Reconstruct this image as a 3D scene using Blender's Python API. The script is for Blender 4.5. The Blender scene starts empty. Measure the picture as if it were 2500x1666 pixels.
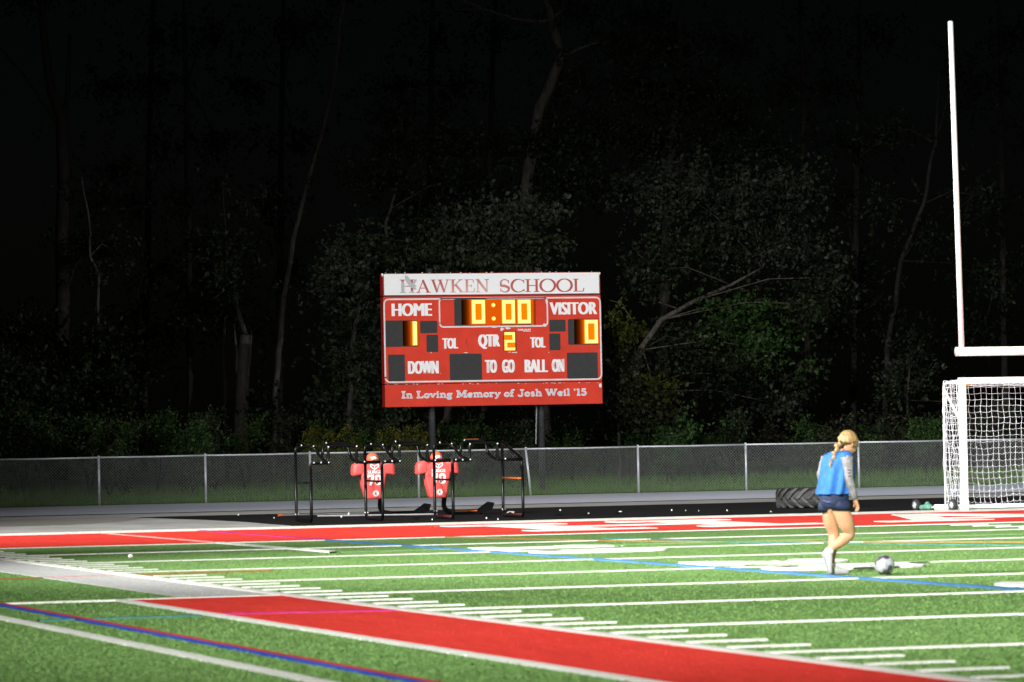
import bpy, bmesh, math, random
import numpy as np
from mathutils import Vector, Matrix, noise as mnoise
random.seed(7); RNG = np.random.default_rng(7)
R = math.radians
SC = bpy.context.scene
COL = SC.collection

# ------------------------------------------------------------------ camera
CAM = np.array([-10.367, -65.2841, 1.57048]); FPX = 10528.457
YAW, PITCH, ROLL = 0.291482, 0.022089, -0.0192
_F = np.array([math.sin(YAW)*math.cos(PITCH), math.cos(YAW)*math.cos(PITCH), math.sin(PITCH)])
_r = np.array([math.cos(YAW), -math.sin(YAW), 0.0]); _u = np.cross(_r, _F)
_R2 = _r*math.cos(ROLL)+_u*math.sin(ROLL); _U2 = -_r*math.sin(ROLL)+_u*math.cos(ROLL)
cd = bpy.data.cameras.new('camera'); cam = bpy.data.objects.new('camera', cd); COL.objects.link(cam)
cam.matrix_world = Matrix(((_R2[0], _U2[0], -_F[0], CAM[0]), (_R2[1], _U2[1], -_F[1], CAM[1]),
                           (_R2[2], _U2[2], -_F[2], CAM[2]), (0, 0, 0, 1)))
cd.sensor_width = 36.0; cd.lens = FPX/2500*36; cd.clip_start = 0.5; cd.clip_end = 1500
cd.dof.use_dof = True; cd.dof.focus_distance = 112.0; cd.dof.aperture_fstop = 5.0
SC.camera = cam

def _ray(x, y): return _F + _R2*(x-1250)/FPX + _U2*(833-y)/FPX
def gnd(x, y, z=0.0):
    d = _ray(x, y); return CAM + d*((z-CAM[2])/d[2])
def atY(x, y, Y):
    d = _ray(x, y); return CAM + d*((Y-CAM[1])/d[1])

# ------------------------------------------------------------------ world, moon, exposure
w = bpy.data.worlds.new('World'); SC.world = w; w.use_nodes = True
nt = w.node_tree; bg = nt.nodes['Background']
sky = nt.nodes.new('ShaderNodeTexSky'); sky.sky_type = 'NISHITA'; sky.sun_disc = False
sky.sun_elevation = R(25); sky.sun_rotation = R(200)
nt.links.new(sky.outputs[0], bg.inputs[0]); bg.inputs[1].default_value = 0.00022
sl = bpy.data.lights.new('moon', 'SUN'); sl.energy = 0.004; sl.angle = R(0.5); sl.color = (.85, .92, 1)
so = bpy.data.objects.new('moon', sl); COL.objects.link(so); so.rotation_euler = (R(50), 0, R(-20))
SC.view_settings.view_transform = 'Standard'; SC.view_settings.look = 'None'
SC.view_settings.exposure = 0.0; SC.view_settings.gamma = 1.0; SC.view_settings.use_curve_mapping = False

# stadium floodlights of the ground: (mast x, y, height), list of (aim point, kilowatts, cone, blend)
MASTS = [((-36, -11, 27), [((24, -15, 0), 300, 34, .75), ((26, 18, 0), 340, 37, .9), ((24, 42, 2), 150, 20, 1.0)]),
         ((-30, -76, 27), [((17, -12, 0), 560, 29, 1.0), ((25, 40, 2), 200, 14, 1.0)]),
         ((78, -11, 27), [((24, -4, 0), 95, 34, 1.0), ((22, 42, 2), 60, 20, 1.0)]),
         ((78, -76, 27), [((20, -6, 0), 130, 27, 1.0), ((25, 40, 2), 120, 12, 1.0)])]

# ------------------------------------------------------------------ helpers
class MB:
    def __init__(s): s.v = []; s.f = []; s.m = []; s.mi = 0
    def add(s, vs, fs):
        o = len(s.v); s.v += [tuple(map(float, q)) for q in vs]
        s.f += [tuple(i+o for i in f) for f in fs]; s.m += [s.mi]*len(fs); return s
    def box(s, a, b):
        x0, y0, z0 = a; x1, y1, z1 = b
        return s.add([(x0,y0,z0),(x1,y0,z0),(x1,y1,z0),(x0,y1,z0),(x0,y0,z1),(x1,y0,z1),(x1,y1,z1),(x0,y1,z1)],
                     [(3,2,1,0),(4,5,6,7),(0,1,5,4),(1,2,6,5),(2,3,7,6),(3,0,4,7)])
    def tube(s, path, r, n=8, cap=True, closed=False):
        P = [np.array(q, float) for q in path]; k = len(P)
        rs = [r]*k if np.isscalar(r) else list(r)
        T = []
        for i in range(k):
            a = P[(i-1) % k] if (closed or i > 0) else P[i]; b = P[(i+1) % k] if (closed or i < k-1) else P[i]
            t = b-a; T.append(t/max(np.linalg.norm(t), 1e-9))
        ref = np.array([0,0,1.0]) if abs(T[0][2]) < .9 else np.array([1.0,0,0])
        nrm = np.cross(T[0], ref); nrm /= np.linalg.norm(nrm)
        vs = []
        for i in range(k):
            nrm = nrm - T[i]*np.dot(nrm, T[i]); nrm /= max(np.linalg.norm(nrm), 1e-9); bn = np.cross(T[i], nrm)
            for j in range(n):
                a = 2*math.pi*j/n; vs.append(P[i]+rs[i]*(math.cos(a)*nrm+math.sin(a)*bn))
        fs = []
        for i in range(k if closed else k-1):
            for j in range(n):
                a = i*n+j; b = i*n+(j+1) % n; c = ((i+1) % k)*n+(j+1) % n; d = ((i+1) % k)*n+j
                fs.append((a, b, c, d))
        if cap and not closed: fs += [tuple(range(n-1, -1, -1)), tuple((k-1)*n+j for j in range(n))]
        return s.add(vs, fs)
    def loft(s, rings, cap=True):
        n = len(rings[0]); vs = [q for r_ in rings for q in r_]; fs = []
        for i in range(len(rings)-1):
            for j in range(n): fs.append((i*n+j, i*n+(j+1) % n, (i+1)*n+(j+1) % n, (i+1)*n+j))
        if cap: fs += [tuple(range(n-1, -1, -1)), tuple((len(rings)-1)*n+j for j in range(n))]
        return s.add(vs, fs)
    def prism(s, poly, plane, d0, d1):
        # poly: 2D outline (CCW); plane: function (a, b, d) -> xyz
        n = len(poly); vs = [plane(a, b, d0) for a, b in poly]+[plane(a, b, d1) for a, b in poly]
        fs = [tuple(range(n-1, -1, -1)), tuple(range(n, 2*n))]+[(i, (i+1) % n, n+(i+1) % n, n+i) for i in range(n)]
        return s.add(vs, fs)
    def ell(s, c, ax, n=10, m=7):
        # ellipsoid: centre, three axis vectors
        rings = []
        c = np.array(c, float); A = [np.array(q, float) for q in ax]
        for i in range(m+1):
            t = math.pi*(i/m); t = min(max(t, .08), math.pi-.08)
            rings.append([c+A[2]*math.cos(t)+math.sin(t)*(A[0]*math.cos(2*math.pi*j/n)+A[1]*math.sin(2*math.pi*j/n)) for j in range(n)])
        return s.loft(rings)
    def mesh(s, name, mats, smooth=False):
        me = bpy.data.meshes.new(name); me.from_pydata(s.v, [], s.f)
        for m in (mats if isinstance(mats, (list, tuple)) else [mats]): me.materials.append(m)
        me.polygons.foreach_set('material_index', s.m)
        if smooth: me.polygons.foreach_set('use_smooth', [True]*len(me.polygons))
        me.update(); return me
    def build(s, name, mats, parent=None, smooth=False):
        return link(name, s.mesh(name, mats, smooth), parent)
def link(name, me, parent=None):
    o = bpy.data.objects.new(name, me); COL.objects.link(o)
    if parent is not None: o.parent = parent
    return o
def thing(name, label, cat, loc=(0,0,0), group=None):
    o = bpy.data.objects.new(name, None); COL.objects.link(o); o.location = tuple(map(float, loc))
    o.empty_display_size = .2; return tag(o, label, cat, group)
def tag(o, label, cat=None, group=None, kind=None):
    o['label'] = label
    if cat: o['category'] = cat
    if group: o['group'] = group
    if kind: o['kind'] = kind
    return o
def struct(o): o['kind'] = 'structure'; return o
def off(mb, loc):
    l = tuple(map(float, loc)); mb.v = [(a-l[0], b-l[1], c-l[2]) for a, b, c in mb.v]; return mb
def fillet(pts, rad, n=5, closed=False):
    P = [np.array(q, float) for q in pts]; k = len(P); out = []
    for i in range(k):
        if not closed and i in (0, k-1): out.append(P[i]); continue
        a, b, c = P[(i-1) % k], P[i], P[(i+1) % k]
        d1 = a-b; d2 = c-b; l1 = np.linalg.norm(d1); l2 = np.linalg.norm(d2)
        rr = min(rad, l1*.48, l2*.48); s_ = b+d1/l1*rr; e_ = b+d2/l2*rr
        for j in range(n+1):
            t = j/n; out.append((1-t)**2*s_+2*t*(1-t)*b+t*t*e_)
    return out

def mat(name, col, rough=.6, metal=0.0, var=None, bump=None, spec=.5, col2=None, vscale=(1,1,1)):
    m = bpy.data.materials.new(name); m.use_nodes = True; n = m.node_tree; b = n.nodes['Principled BSDF']
    b.inputs['Base Color'].default_value = (*col, 1); b.inputs['Roughness'].default_value = rough
    b.inputs['Metallic'].default_value = metal; b.inputs['Specular IOR Level'].default_value = spec
    if var or bump:
        tc = n.nodes.new('ShaderNodeTexCoord'); mp = n.nodes.new('ShaderNodeMapping'); mp.inputs['Scale'].default_value = vscale
        n.links.new(tc.outputs['Object'], mp.inputs[0])
    if var:
        sc_, amt = var; t = n.nodes.new('ShaderNodeTexNoise'); t.inputs['Scale'].default_value = sc_
        t.inputs['Detail'].default_value = 5; t.inputs['Roughness'].default_value = .65
        n.links.new(mp.outputs[0], t.inputs['Vector'])
        rp = n.nodes.new('ShaderNodeValToRGB'); rp.color_ramp.elements[0].position = .32; rp.color_ramp.elements[1].position = .68
        c2 = col2 or tuple(min(1, c*(1+amt)) for c in col)
        rp.color_ramp.elements[0].color = (*[c*(1-amt) for c in col], 1); rp.color_ramp.elements[1].color = (*c2, 1)
        n.links.new(t.outputs['Fac'], rp.inputs[0]); n.links.new(rp.outputs[0], b.inputs['Base Color'])
    if bump:
        sc_, st = bump; t = n.nodes.new('ShaderNodeTexNoise'); t.inputs['Scale'].default_value = sc_; t.inputs['Detail'].default_value = 4
        n.links.new(mp.outputs[0], t.inputs['Vector'])
        bp = n.nodes.new('ShaderNodeBump'); bp.inputs['Strength'].default_value = st; bp.inputs['Distance'].default_value = .02
        n.links.new(t.outputs['Fac'], bp.inputs['Height']); n.links.new(bp.outputs[0], b.inputs['Normal'])
    return m
def emit(name, col, strength):
    m = bpy.data.materials.new(name); m.use_nodes = True; n = m.node_tree; n.nodes.clear()
    o = n.nodes.new('ShaderNodeOutputMaterial'); e = n.nodes.new('ShaderNodeEmission')
    e.inputs[0].default_value = (*col, 1); e.inputs[1].default_value = strength; n.links.new(e.outputs[0], o.inputs[0]); return m
BLADE = {}
def turf_mat(name, dark, light, patch=.25, blade=False):
    if not blade: BLADE[name] = turf_mat(name+' blade', tuple(c*.6+l*.45 for c, l in zip(dark, light)), tuple(min(.88, c*.3+l*.75) for c, l in zip(dark, light)), patch, True)
    m = bpy.data.materials.new(name); m.use_nodes = True; n = m.node_tree; b = n.nodes['Principled BSDF']
    b.inputs['Roughness'].default_value = .75; b.inputs['Specular IOR Level'].default_value = .25
    tc = n.nodes.new('ShaderNodeTexCoord')
    def nz(scale, detail, vs):
        mp = n.nodes.new('ShaderNodeMapping'); mp.inputs['Scale'].default_value = vs
        n.links.new(tc.outputs['Object'], mp.inputs[0])
        t = n.nodes.new('ShaderNodeTexNoise'); t.inputs['Scale'].default_value = scale; t.inputs['Detail'].default_value = detail
        t.inputs['Roughness'].default_value = .7; n.links.new(mp.outputs[0], t.inputs['Vector']); return t.outputs['Fac']
    fine = nz(26, 4, (1.0, .09, 1)) if not blade else nz(70, 1, (1, 1, .1)); mid = nz(3.2, 4, (1.0, .16, 1)); big = nz(.22, 3, (1, .5, 1))
    def mth(op, a, b_):
        k = n.nodes.new('ShaderNodeMath'); k.operation = op
        for i, q in enumerate((a, b_)):
            if isinstance(q, (int, float)): k.inputs[i].default_value = q
            else: n.links.new(q, k.inputs[i])
        return k.outputs[0]
    s_ = mth('ADD', mth('MULTIPLY', fine, .5), mth('ADD', mth('MULTIPLY', mid, .42), mth('MULTIPLY', big, patch)))
    rp = n.nodes.new('ShaderNodeValToRGB'); rp.color_ramp.elements[0].position = .40; rp.color_ramp.elements[1].position = .76
    rp.color_ramp.elements[0].color = (*dark, 1); rp.color_ramp.elements[1].color = (*light, 1)
    n.links.new(s_, rp.inputs[0]); n.links.new(rp.outputs[0], b.inputs['Base Color'])
    if blade: return m
    bp = n.nodes.new('ShaderNodeBump'); bp.inputs['Strength'].default_value = .5; bp.inputs['Distance'].default_value = .02
    n.links.new(fine, bp.inputs['Height']); n.links.new(bp.outputs[0], b.inputs['Normal'])
    return m

M = {}
M['turf'] = turf_mat('turf green', (.088, .180, .043), (.160, .288, .088))
M['red_turf'] = turf_mat('turf red', (.50, .020, .014), (.76, .055, .036))
M['white_turf'] = turf_mat('turf white', (.62, .63, .58), (.80, .80, .77), .1)
M['grey_turf'] = turf_mat('turf pale grey', (.40, .41, .40), (.50, .51, .50), .15)
M['blue_turf'] = turf_mat('turf blue', (.04, .14, .36), (.09, .25, .55), .1)
M['deep_blue'] = turf_mat('turf deep blue', (.014, .05, .34), (.04, .12, .62), .1)
M['redline_turf'] = turf_mat('turf red line', (.42, .03, .03), (.70, .06, .05), .1)
M['faint_blue'] = turf_mat('worn blue line', (.035, .13, .10), (.10, .28, .26), .1)
M['faint_purple'] = turf_mat('blue line over red', (.32, .015, .12), (.62, .05, .32), .1)
M['faint_pale'] = turf_mat('worn pale line', (.11, .25, .07), (.30, .45, .24), .1)
M['faint_pink'] = turf_mat('white line over red', (.62, .22, .20), (.80, .42, .38), .1)
M['orange_turf'] = turf_mat('worn orange line', (.20, .13, .03), (.42, .22, .07), .2)
M['ground'] = mat('soil', (.03, .035, .02), .95, var=(1.5, .4))
M['grassbank'] = mat('rough grass', (.06, .13, .028), .95, var=(1.2, .5), bump=(30, .8))
M['concrete'] = mat('concrete apron', (.29, .285, .275), .9, var=(.9, .22), bump=(60, .3), vscale=(1, .35, 1))
M['brown_asphalt'] = mat('worn brown asphalt', (.19, .18, .165), .9, var=(.8, .3), bump=(60, .3), vscale=(.4, 1, 1))
M['pad'] = mat('black rubber pad', (.008, .008, .0085), .9, spec=.12, var=(2.2, .35), bump=(90, .4))
M['track'] = mat('grey blue track', (.42, .455, .535), .85, var=(1.6, .16), bump=(80, .4), vscale=(.15, 1, 1))
M['gap'] = mat('dark joint', (.03, .03, .032), .9)
M['galv'] = mat('galvanised steel', (.50, .53, .57), .45, .35, var=(9, .15))
M['wire'] = mat('zinc wire', (.36, .38, .385), .6, .1)
M['white_paint'] = mat('white gloss paint', (.74, .74, .73), .35, var=(4, .05))
M['white_dirty'] = mat('white paint scuffed', (.60, .60, .58), .45, var=(5, .2))
M['net'] = mat('white net cord', (.80, .82, .86), .8)
M['black_paint'] = mat('black gloss paint', (.004, .004, .0045), .30, spec=.14)
M['orange_paint'] = mat('orange undercoat', (.50, .11, .015), .5)
M['steel_pole'] = mat('dark steel post', (.055, .057, .062), .4, .4, var=(6, .3))
M['bolt'] = mat('bright bolt', (.8, .8, .82), .3, .5)
M['alu'] = mat('dull aluminium', (.20, .20, .21), .5, .4)
M['pad_red'] = mat('red vinyl', (.68, .085, .078), .5, var=(5, .14), bump=(7, .6))
M['pad_orange'] = mat('sun faded orange vinyl', (.72, .13, .06), .5, var=(5, .12))
M['print_white'] = mat('white print', (.80, .78, .78), .6)
M['tyre'] = mat('black tyre rubber', (.02, .02, .021), .7, var=(5, .35), bump=(25, .3))
M['lug'] = mat('worn tyre lug', (.034, .034, .035), .65, var=(6, .5))
M['board_red'] = mat('red board enamel', (.60, .042, .020), .6, var=(1.6, .12), spec=.2)
M['board_side'] = mat('deep red board edge', (.33, .014, .012), .5, var=(3, .2))
M['board_white'] = mat('white board face', (.78, .80, .82), .45, var=(1.2, .03))
M['letter_white'] = mat('white letter vinyl', (.80, .80, .82), .5)
M['stripe'] = mat('white stripe vinyl', (.66, .62, .63), .5, var=(5, .12))
M['mem_grey'] = mat('pale blue grey vinyl', (.50, .54, .64), .5, var=(9, .1))
M['hawk_grey'] = mat('grey vinyl', (.42, .44, .45), .5)
M['window'] = mat('black digit window', (.014, .014, .0155), .6, var=(8, .3))
M['window_edge'] = mat('window bezel', (.012, .012, .013), .5)
M['led'] = emit('amber led face', (1.0, .62, .17), 2.2)
M['led_side'] = emit('amber led edge', (1.0, .30, .003), 1.5)
M['chip'] = mat('bare chipped paint', (.68, .66, .66), .7)
M['rust'] = mat('rust streak', (.22, .02, .012), .8)
M['litter'] = mat('white litter', (.75, .75, .73), .8)
# faded lettering: sun-bleached towards its lower middle
m = mat('faded red vinyl', (.45, .05, .04), .5); M['faded'] = m
n = m.node_tree; b = n.nodes['Principled BSDF']; tc = n.nodes.new('ShaderNodeTexCoord')
vm = n.nodes.new('ShaderNodeVectorMath'); vm.operation = 'DISTANCE'; vm.inputs[1].default_value = (2.55, 0, 2.83)
mp = n.nodes.new('ShaderNodeMapping'); mp.inputs['Scale'].default_value = (1, 0, 2.4); mp.inputs['Location'].default_value = (0, 0, -2.4*3.02+2.83)
n.links.new(tc.outputs['Object'], mp.inputs[0]); n.links.new(mp.outputs[0], vm.inputs[0])
rp = n.nodes.new('ShaderNodeValToRGB'); rp.color_ramp.elements[0].position = .25; rp.color_ramp.elements[1].position = 1.25/1.5
dv = n.nodes.new('ShaderNodeMath'); dv.operation = 'DIVIDE'; dv.inputs[1].default_value = 1.5
rp.color_ramp.elements[0].color = (.66, .33, .31, 1); rp.color_ramp.elements[1].color = (.43, .06, .045, 1)
n.links.new(vm.outputs['Value'], dv.inputs[0]); n.links.new(dv.outputs[0], rp.inputs[0]); n.links.new(rp.outputs[0], b.inputs['Base Color'])

# ------------------------------------------------------------------ floodlight masts of the stadium (out of frame, they light it)
M['mast'] = mat('mast steel', (.35, .36, .37), .5, .4)
M['lamp_glass'] = emit('lit floodlight glass', (1, .98, .94), 4)
for i, ((mx, my, mz), lamps) in enumerate(MASTS):
    t = thing('floodlight_mast', 'tall steel floodlight mast beside the pitch, ' + ('near sideline' if mx < 0 else 'far sideline') + (', end zone half' if my > -40 else ', midfield half'), 'floodlight', (mx, my, 0), 'stadium floodlights')
    MB().tube([(0,0,0), (0,0,mz+.6)], [.28, .14], 12).build('pole', M['mast'], t, True)
    s = 1 if mx < 0 else -1
    arm = MB().box((.1*s-.06, -2.4, mz+.1), (.1*s+.06, 2.4, mz+.24)).build('crossarm', M['mast'], t)
    for k, (aim, kw, cone, bl) in enumerate(lamps):
        yy = (k-(len(lamps)-1)/2)*1.5
        h = MB(); h.box((.2*s-.25, yy-.35, mz-.35), (.2*s+.25, yy+.35, mz+.05)); h.build('lamp_head', M['mast'], t)
        MB().box((.2*s-.2, yy-.3, mz-.37), (.2*s+.2, yy+.3, mz-.355)).build('lamp_glass', M['lamp_glass'], t)
        L = bpy.data.lights.new('floodlight', 'SPOT'); L.energy = kw*1000; L.spot_size = R(cone); L.spot_blend = bl
        L.shadow_soft_size = .35; L.color = (1.0, .985, .95)
        lo = bpy.data.objects.new('floodlight', L); COL.objects.link(lo); lo.parent = t
        lo.location = (.5*s, yy, mz-.8)
        d = Vector(aim)-Vector((mx+.5*s, my+yy, mz-.8)); lo.rotation_euler = d.to_track_quat('-Z', 'Y').to_euler()

# ------------------------------------------------------------------ the ground
def sheet(name, x0, x1, y0, y1, z, m, nx=1, ny=1):
    mb = MB(); vs = []; fs = []
    for j in range(ny+1):
        for i in range(nx+1): vs.append((x0+(x1-x0)*i/nx, y0+(y1-y0)*j/ny, z))
    for j in range(ny):
        for i in range(nx): a = j*(nx+1)+i; fs.append((a, a+1, a+nx+2, a+nx+1))
    mb.add(vs, fs); return mb.build(name, m)
struct(sheet('ground', -400, 400, -400, 400, -.06, M['ground']))
field = struct(sheet('turf_field', -14, 64, -118, 11.75, 0, M['turf']))
field['label'] = 'green artificial turf football field'
struct(sheet('concrete_apron', -60, 110, 11.76, 30.0, -.008, M['concrete']))
# patches laid over the apron
mb = MB(); edge = [(8.5, 11.77), (8.66, 12.7), (8.72, 14.9), (8.86, 17.1), (8.8, 20.1), (8.5, 23.2), (8.3, 25.3), (70, 25.3), (70, 11.77)]
mb.add([(x, y, -.002) for x, y in edge], [tuple(range(len(edge)))]); struct(mb.build('rubber_pad', M['pad']))
mb = MB(); pts = [(-60, 18.6), (2, 18.4), (5.5, 18.8), (7, 20.6), (8.28, 24.2), (8.26, 26.2), (-60, 26.2)]
mb.add([(x, y, -.003) for x, y in pts], [tuple(range(len(pts)))]); struct(mb.build('asphalt_path', M['brown_asphalt']))
struct(sheet('joint_strip', -60, 110, 29.9, 30.3, -.003, M['gap']))
struct(sheet('running_track', -60, 110, 30.31, 43.7, .002, M['track']))
for k in range(3): sheet('lane_seam', -60, 110, 33+3.2*k, 33.06+3.2*k, .006, M['concrete'], ).parent = bpy.data.objects['running_track']
# grass bank rising to the wood
mb = MB(); vs = []; fs = []; xs = np.linspace(-70, 130, 81); ys = [43.71, 45, 47, 49, 51, 54, 58, 64, 75, 100, 160, 300]
def bankz(x, y):
    t = max(0, y-44.0); return .035*min(t, 9)+.028*max(0, min(t-9, 40))+.05*mnoise.noise((x*.3, y*.3, 0))*min(1, t/3)
for y in ys:
    for x in xs: vs.append((x, y, bankz(x, y)-(.012 if y < 44 else 0)))
nx = len(xs)
for j in range(len(ys)-1):
    for i in range(nx-1): fs.append((j*nx+i, j*nx+i+1, (j+1)*nx+i+1, (j+1)*nx+i))
mb.add(vs, fs); struct(mb.build('grass_bank', M['grassbank'], smooth=True))

# painted markings: turf pile in other colours, each one laid as a low slab on the field
PILE = .015
ZONES = []
def slab(name, pts, m, z0=.001, z1=PILE):
    mb = MB(); mb.prism(pts, lambda a, b, d: (a, b, d), z0, z1); return mb.build(name, m, field)
def rect(name, x0, x1, y0, y1, m, z1=PILE):
    ZONES.append(('rect', x0, x1, y0, y1, m)); return slab(name, [(x0,y0),(x1,y0),(x1,y1),(x0,y1)], m, .001, z1)
YD = .9144; WID = 48.77
rect('end_zone', 0, WID, .05, 9.14, M['red_turf'], .010)
rect('end_border', -1.9, WID+1.9, 9.145, 11.05, M['white_turf'], .013)
rect('goal_line', 0, WID, -.06, .045, M['white_turf'])
for k in range(5, 60, 5): rect('yard_line', .02, WID-.02, -k*YD-.05, -k*YD+.05, M['white_turf'])
rect('sideline', -.14, 0, -50, 9.14, M['white_turf'], .022)
rect('border_strip', -1.06, -.145, -22.80, 9.14, M['grey_turf'], .010)
rect('team_box', -1.72, -.145, -75, -22.91, M['red_turf'], .012)
rect('team_box_line', -3.9, -.145, -22.905, -22.805, M['white_turf'], .018)
rect('team_box_edge', -1.835, -1.725, -75, -22.91, M['white_turf'], .019)
rect('red_line', -3.01, -2.945, -75, 5, M['redline_turf'], .018)
rect('blue_line', -3.075, -3.012, -75, 5, M['deep_blue'], .016)
rect('coach_line', -3.64, -3.53, -75, 5, M['white_turf'], .020)
# yard marks between the lines: one mesh, many copies
mk = MB(); mk.box((0, -.05, .001), (.62, .05, PILE)); mkm = mk.mesh('yard_mark', M['white_turf'])
for k in range(1, 46):
    if k % 5 == 0: continue
    for x in (.12, 16.256, WID-16.256-.62):
        if x > 1 and k > 14: continue
        o = link('yard_mark', mkm, field); o.location = (x, -k*YD, 0); ZONES.append(('rect', x, x+.62, -k*YD-.05, -k*YD+.05, M['white_turf']))
# other sports' lines
def strip(name, pts, wd, m, z1=.012):
    P = [np.array(q, float) for q in pts]; L = []; Rr = []
    for a_, b_ in zip(P[:-1], P[1:]): ZONES.append(('seg', a_, b_, wd/2, m))
    for i in range(len(P)):
        t = P[min(i+1, len(P)-1)]-P[max(i-1, 0)]; t /= np.linalg.norm(t); nn = np.array([-t[1], t[0]])*wd/2
        L.append(P[i]+nn); Rr.append(P[i]-nn)
    mb = MB(); vs = [(q[0], q[1], z) for z in (.001, z1) for a, b in zip(L, Rr) for q in (a, b)]; k = len(P); fs = []
    for i in range(k-1):
        a = 2*i; o = 2*k
        fs += [(a+o, a+1+o, a+3+o, a+2+o), (a, a+2, a+2+o, a+o), (a+1, a+1+o, a+3+o, a+3)]
    mb.add(vs, fs); return mb.build(name, m, field)
strip('blue_touchline', [(6.16, -60), (6.16, -.07)], .13, M['blue_turf'], .017)
strip('blue_touchline', [(6.17, .05), (6.17, 9.12)], .13, M['faint_purple'], .019)
strip('white_box_line', [(4.42, .05), (4.42, 8.9)], .13, M['faint_pink'], .019)
strip('white_box_line', [(4.42, -.065), (4.42, -7.2)], .13, M['white_turf'], .0235)
strip('worn_box_line', [(4.5, -7.2), (20, -7.2)], .12, M['faint_pale'], .015)
strip('orange_line', [(8.1, -.07), (8.63, -2.34), (9.25, -5.0), (9.96, -6.8), (10.8, -7.8), (11.8, -9.6), (13.0, -11.3), (16, -15)], .13, M['orange_turf'], .017)
strip('blue_arc', [(9.6, -3.4), (9.98, -4.6), (10.06, -5.7), (10.25, -7.3), (10.66, -8.2), (11.15, -9.7), (11.7, -11.1), (12.3, -12.8), (13.4, -15.5)], .13, M['faint_blue'], .018)
strip('brown_line', [(-3.9, -15.1), (-1.1, -14.9)], .16, M['orange_turf'], .017)
strip('brown_line', [(.02, -14.75), (1.75, -14.6)], .16, M['orange_turf'], .017)
strip('pink_line', [(-1.05, -14.88), (-.2, -14.8)], .12, M['faint_pink'], .016)
strip('purple_line', [(-1.70, -27.1), (-.2, -27.5)], .16, M['faint_purple'], .020)
strip('worn_blue_line', [(-3.4, -27.2), (-1.9, -27.1)], .16, M['faint_blue'], .016)

# ------------------------------------------------------------------ stroke lettering (polylines with pen widths)
def arc(cx, cy, rx, ry, a0, a1, n=14): return [(cx+rx*math.cos(R(a0+(a1-a0)*i/n)), cy+ry*math.sin(R(a0+(a1-a0)*i/n))) for i in range(n+1)]
def ribbon(mb, pts, w0, plane, d0, d1):
    # pts: (x, y) polyline; w0: width or list of widths
    P = [np.array(q, float) for q in pts]; k = len(P); ws = [w0]*k if np.isscalar(w0) else w0
    L = []; Q = []
    for i in range(k):
        t = P[min(i+1, k-1)]-P[max(i-1, 0)]; t /= max(np.linalg.norm(t), 1e-9); nn = np.array([-t[1], t[0]])*ws[i]/2
        L.append(P[i]+nn); Q.append(P[i]-nn)
    vs = [plane(q[0], q[1], d) for d in (d0, d1) for a, b in zip(L, Q) for q in (a, b)]; o = 2*k; fs = []
    for i in range(k-1):
        a = 2*i
        fs += [(a+o, a+1+o, a+3+o, a+2+o), (a, a+2, a+2+o, a+o), (a+1, a+1+o, a+3+o, a+3)]
    fs += [(0, o, o+1, 1), (2*k-2, 2*k-1, 2*k-1+o, 2*k-2+o)]
    mb.add(vs, fs)
TK, TN, SF = .15, .055, .045   # thick, thin, serif pens of the roman capitals
def ser(x, y, wd=.32): return ([(x-wd/2, y), (x+wd/2, y)], SF)
def vw(n, a, b): return [a+(b-a)*abs(math.sin(math.pi*i/(n))) for i in range(n+1)]
def oring(cx, rx):
    n = 32; return ([(cx+rx*math.cos(2*math.pi*i/n), .5+.5*math.sin(2*math.pi*i/n)) for i in range(n+1)],
                    [TN+(TK*1.05-TN)*abs(math.cos(2*math.pi*i/n))**1.3 for i in range(n+1)])
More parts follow.
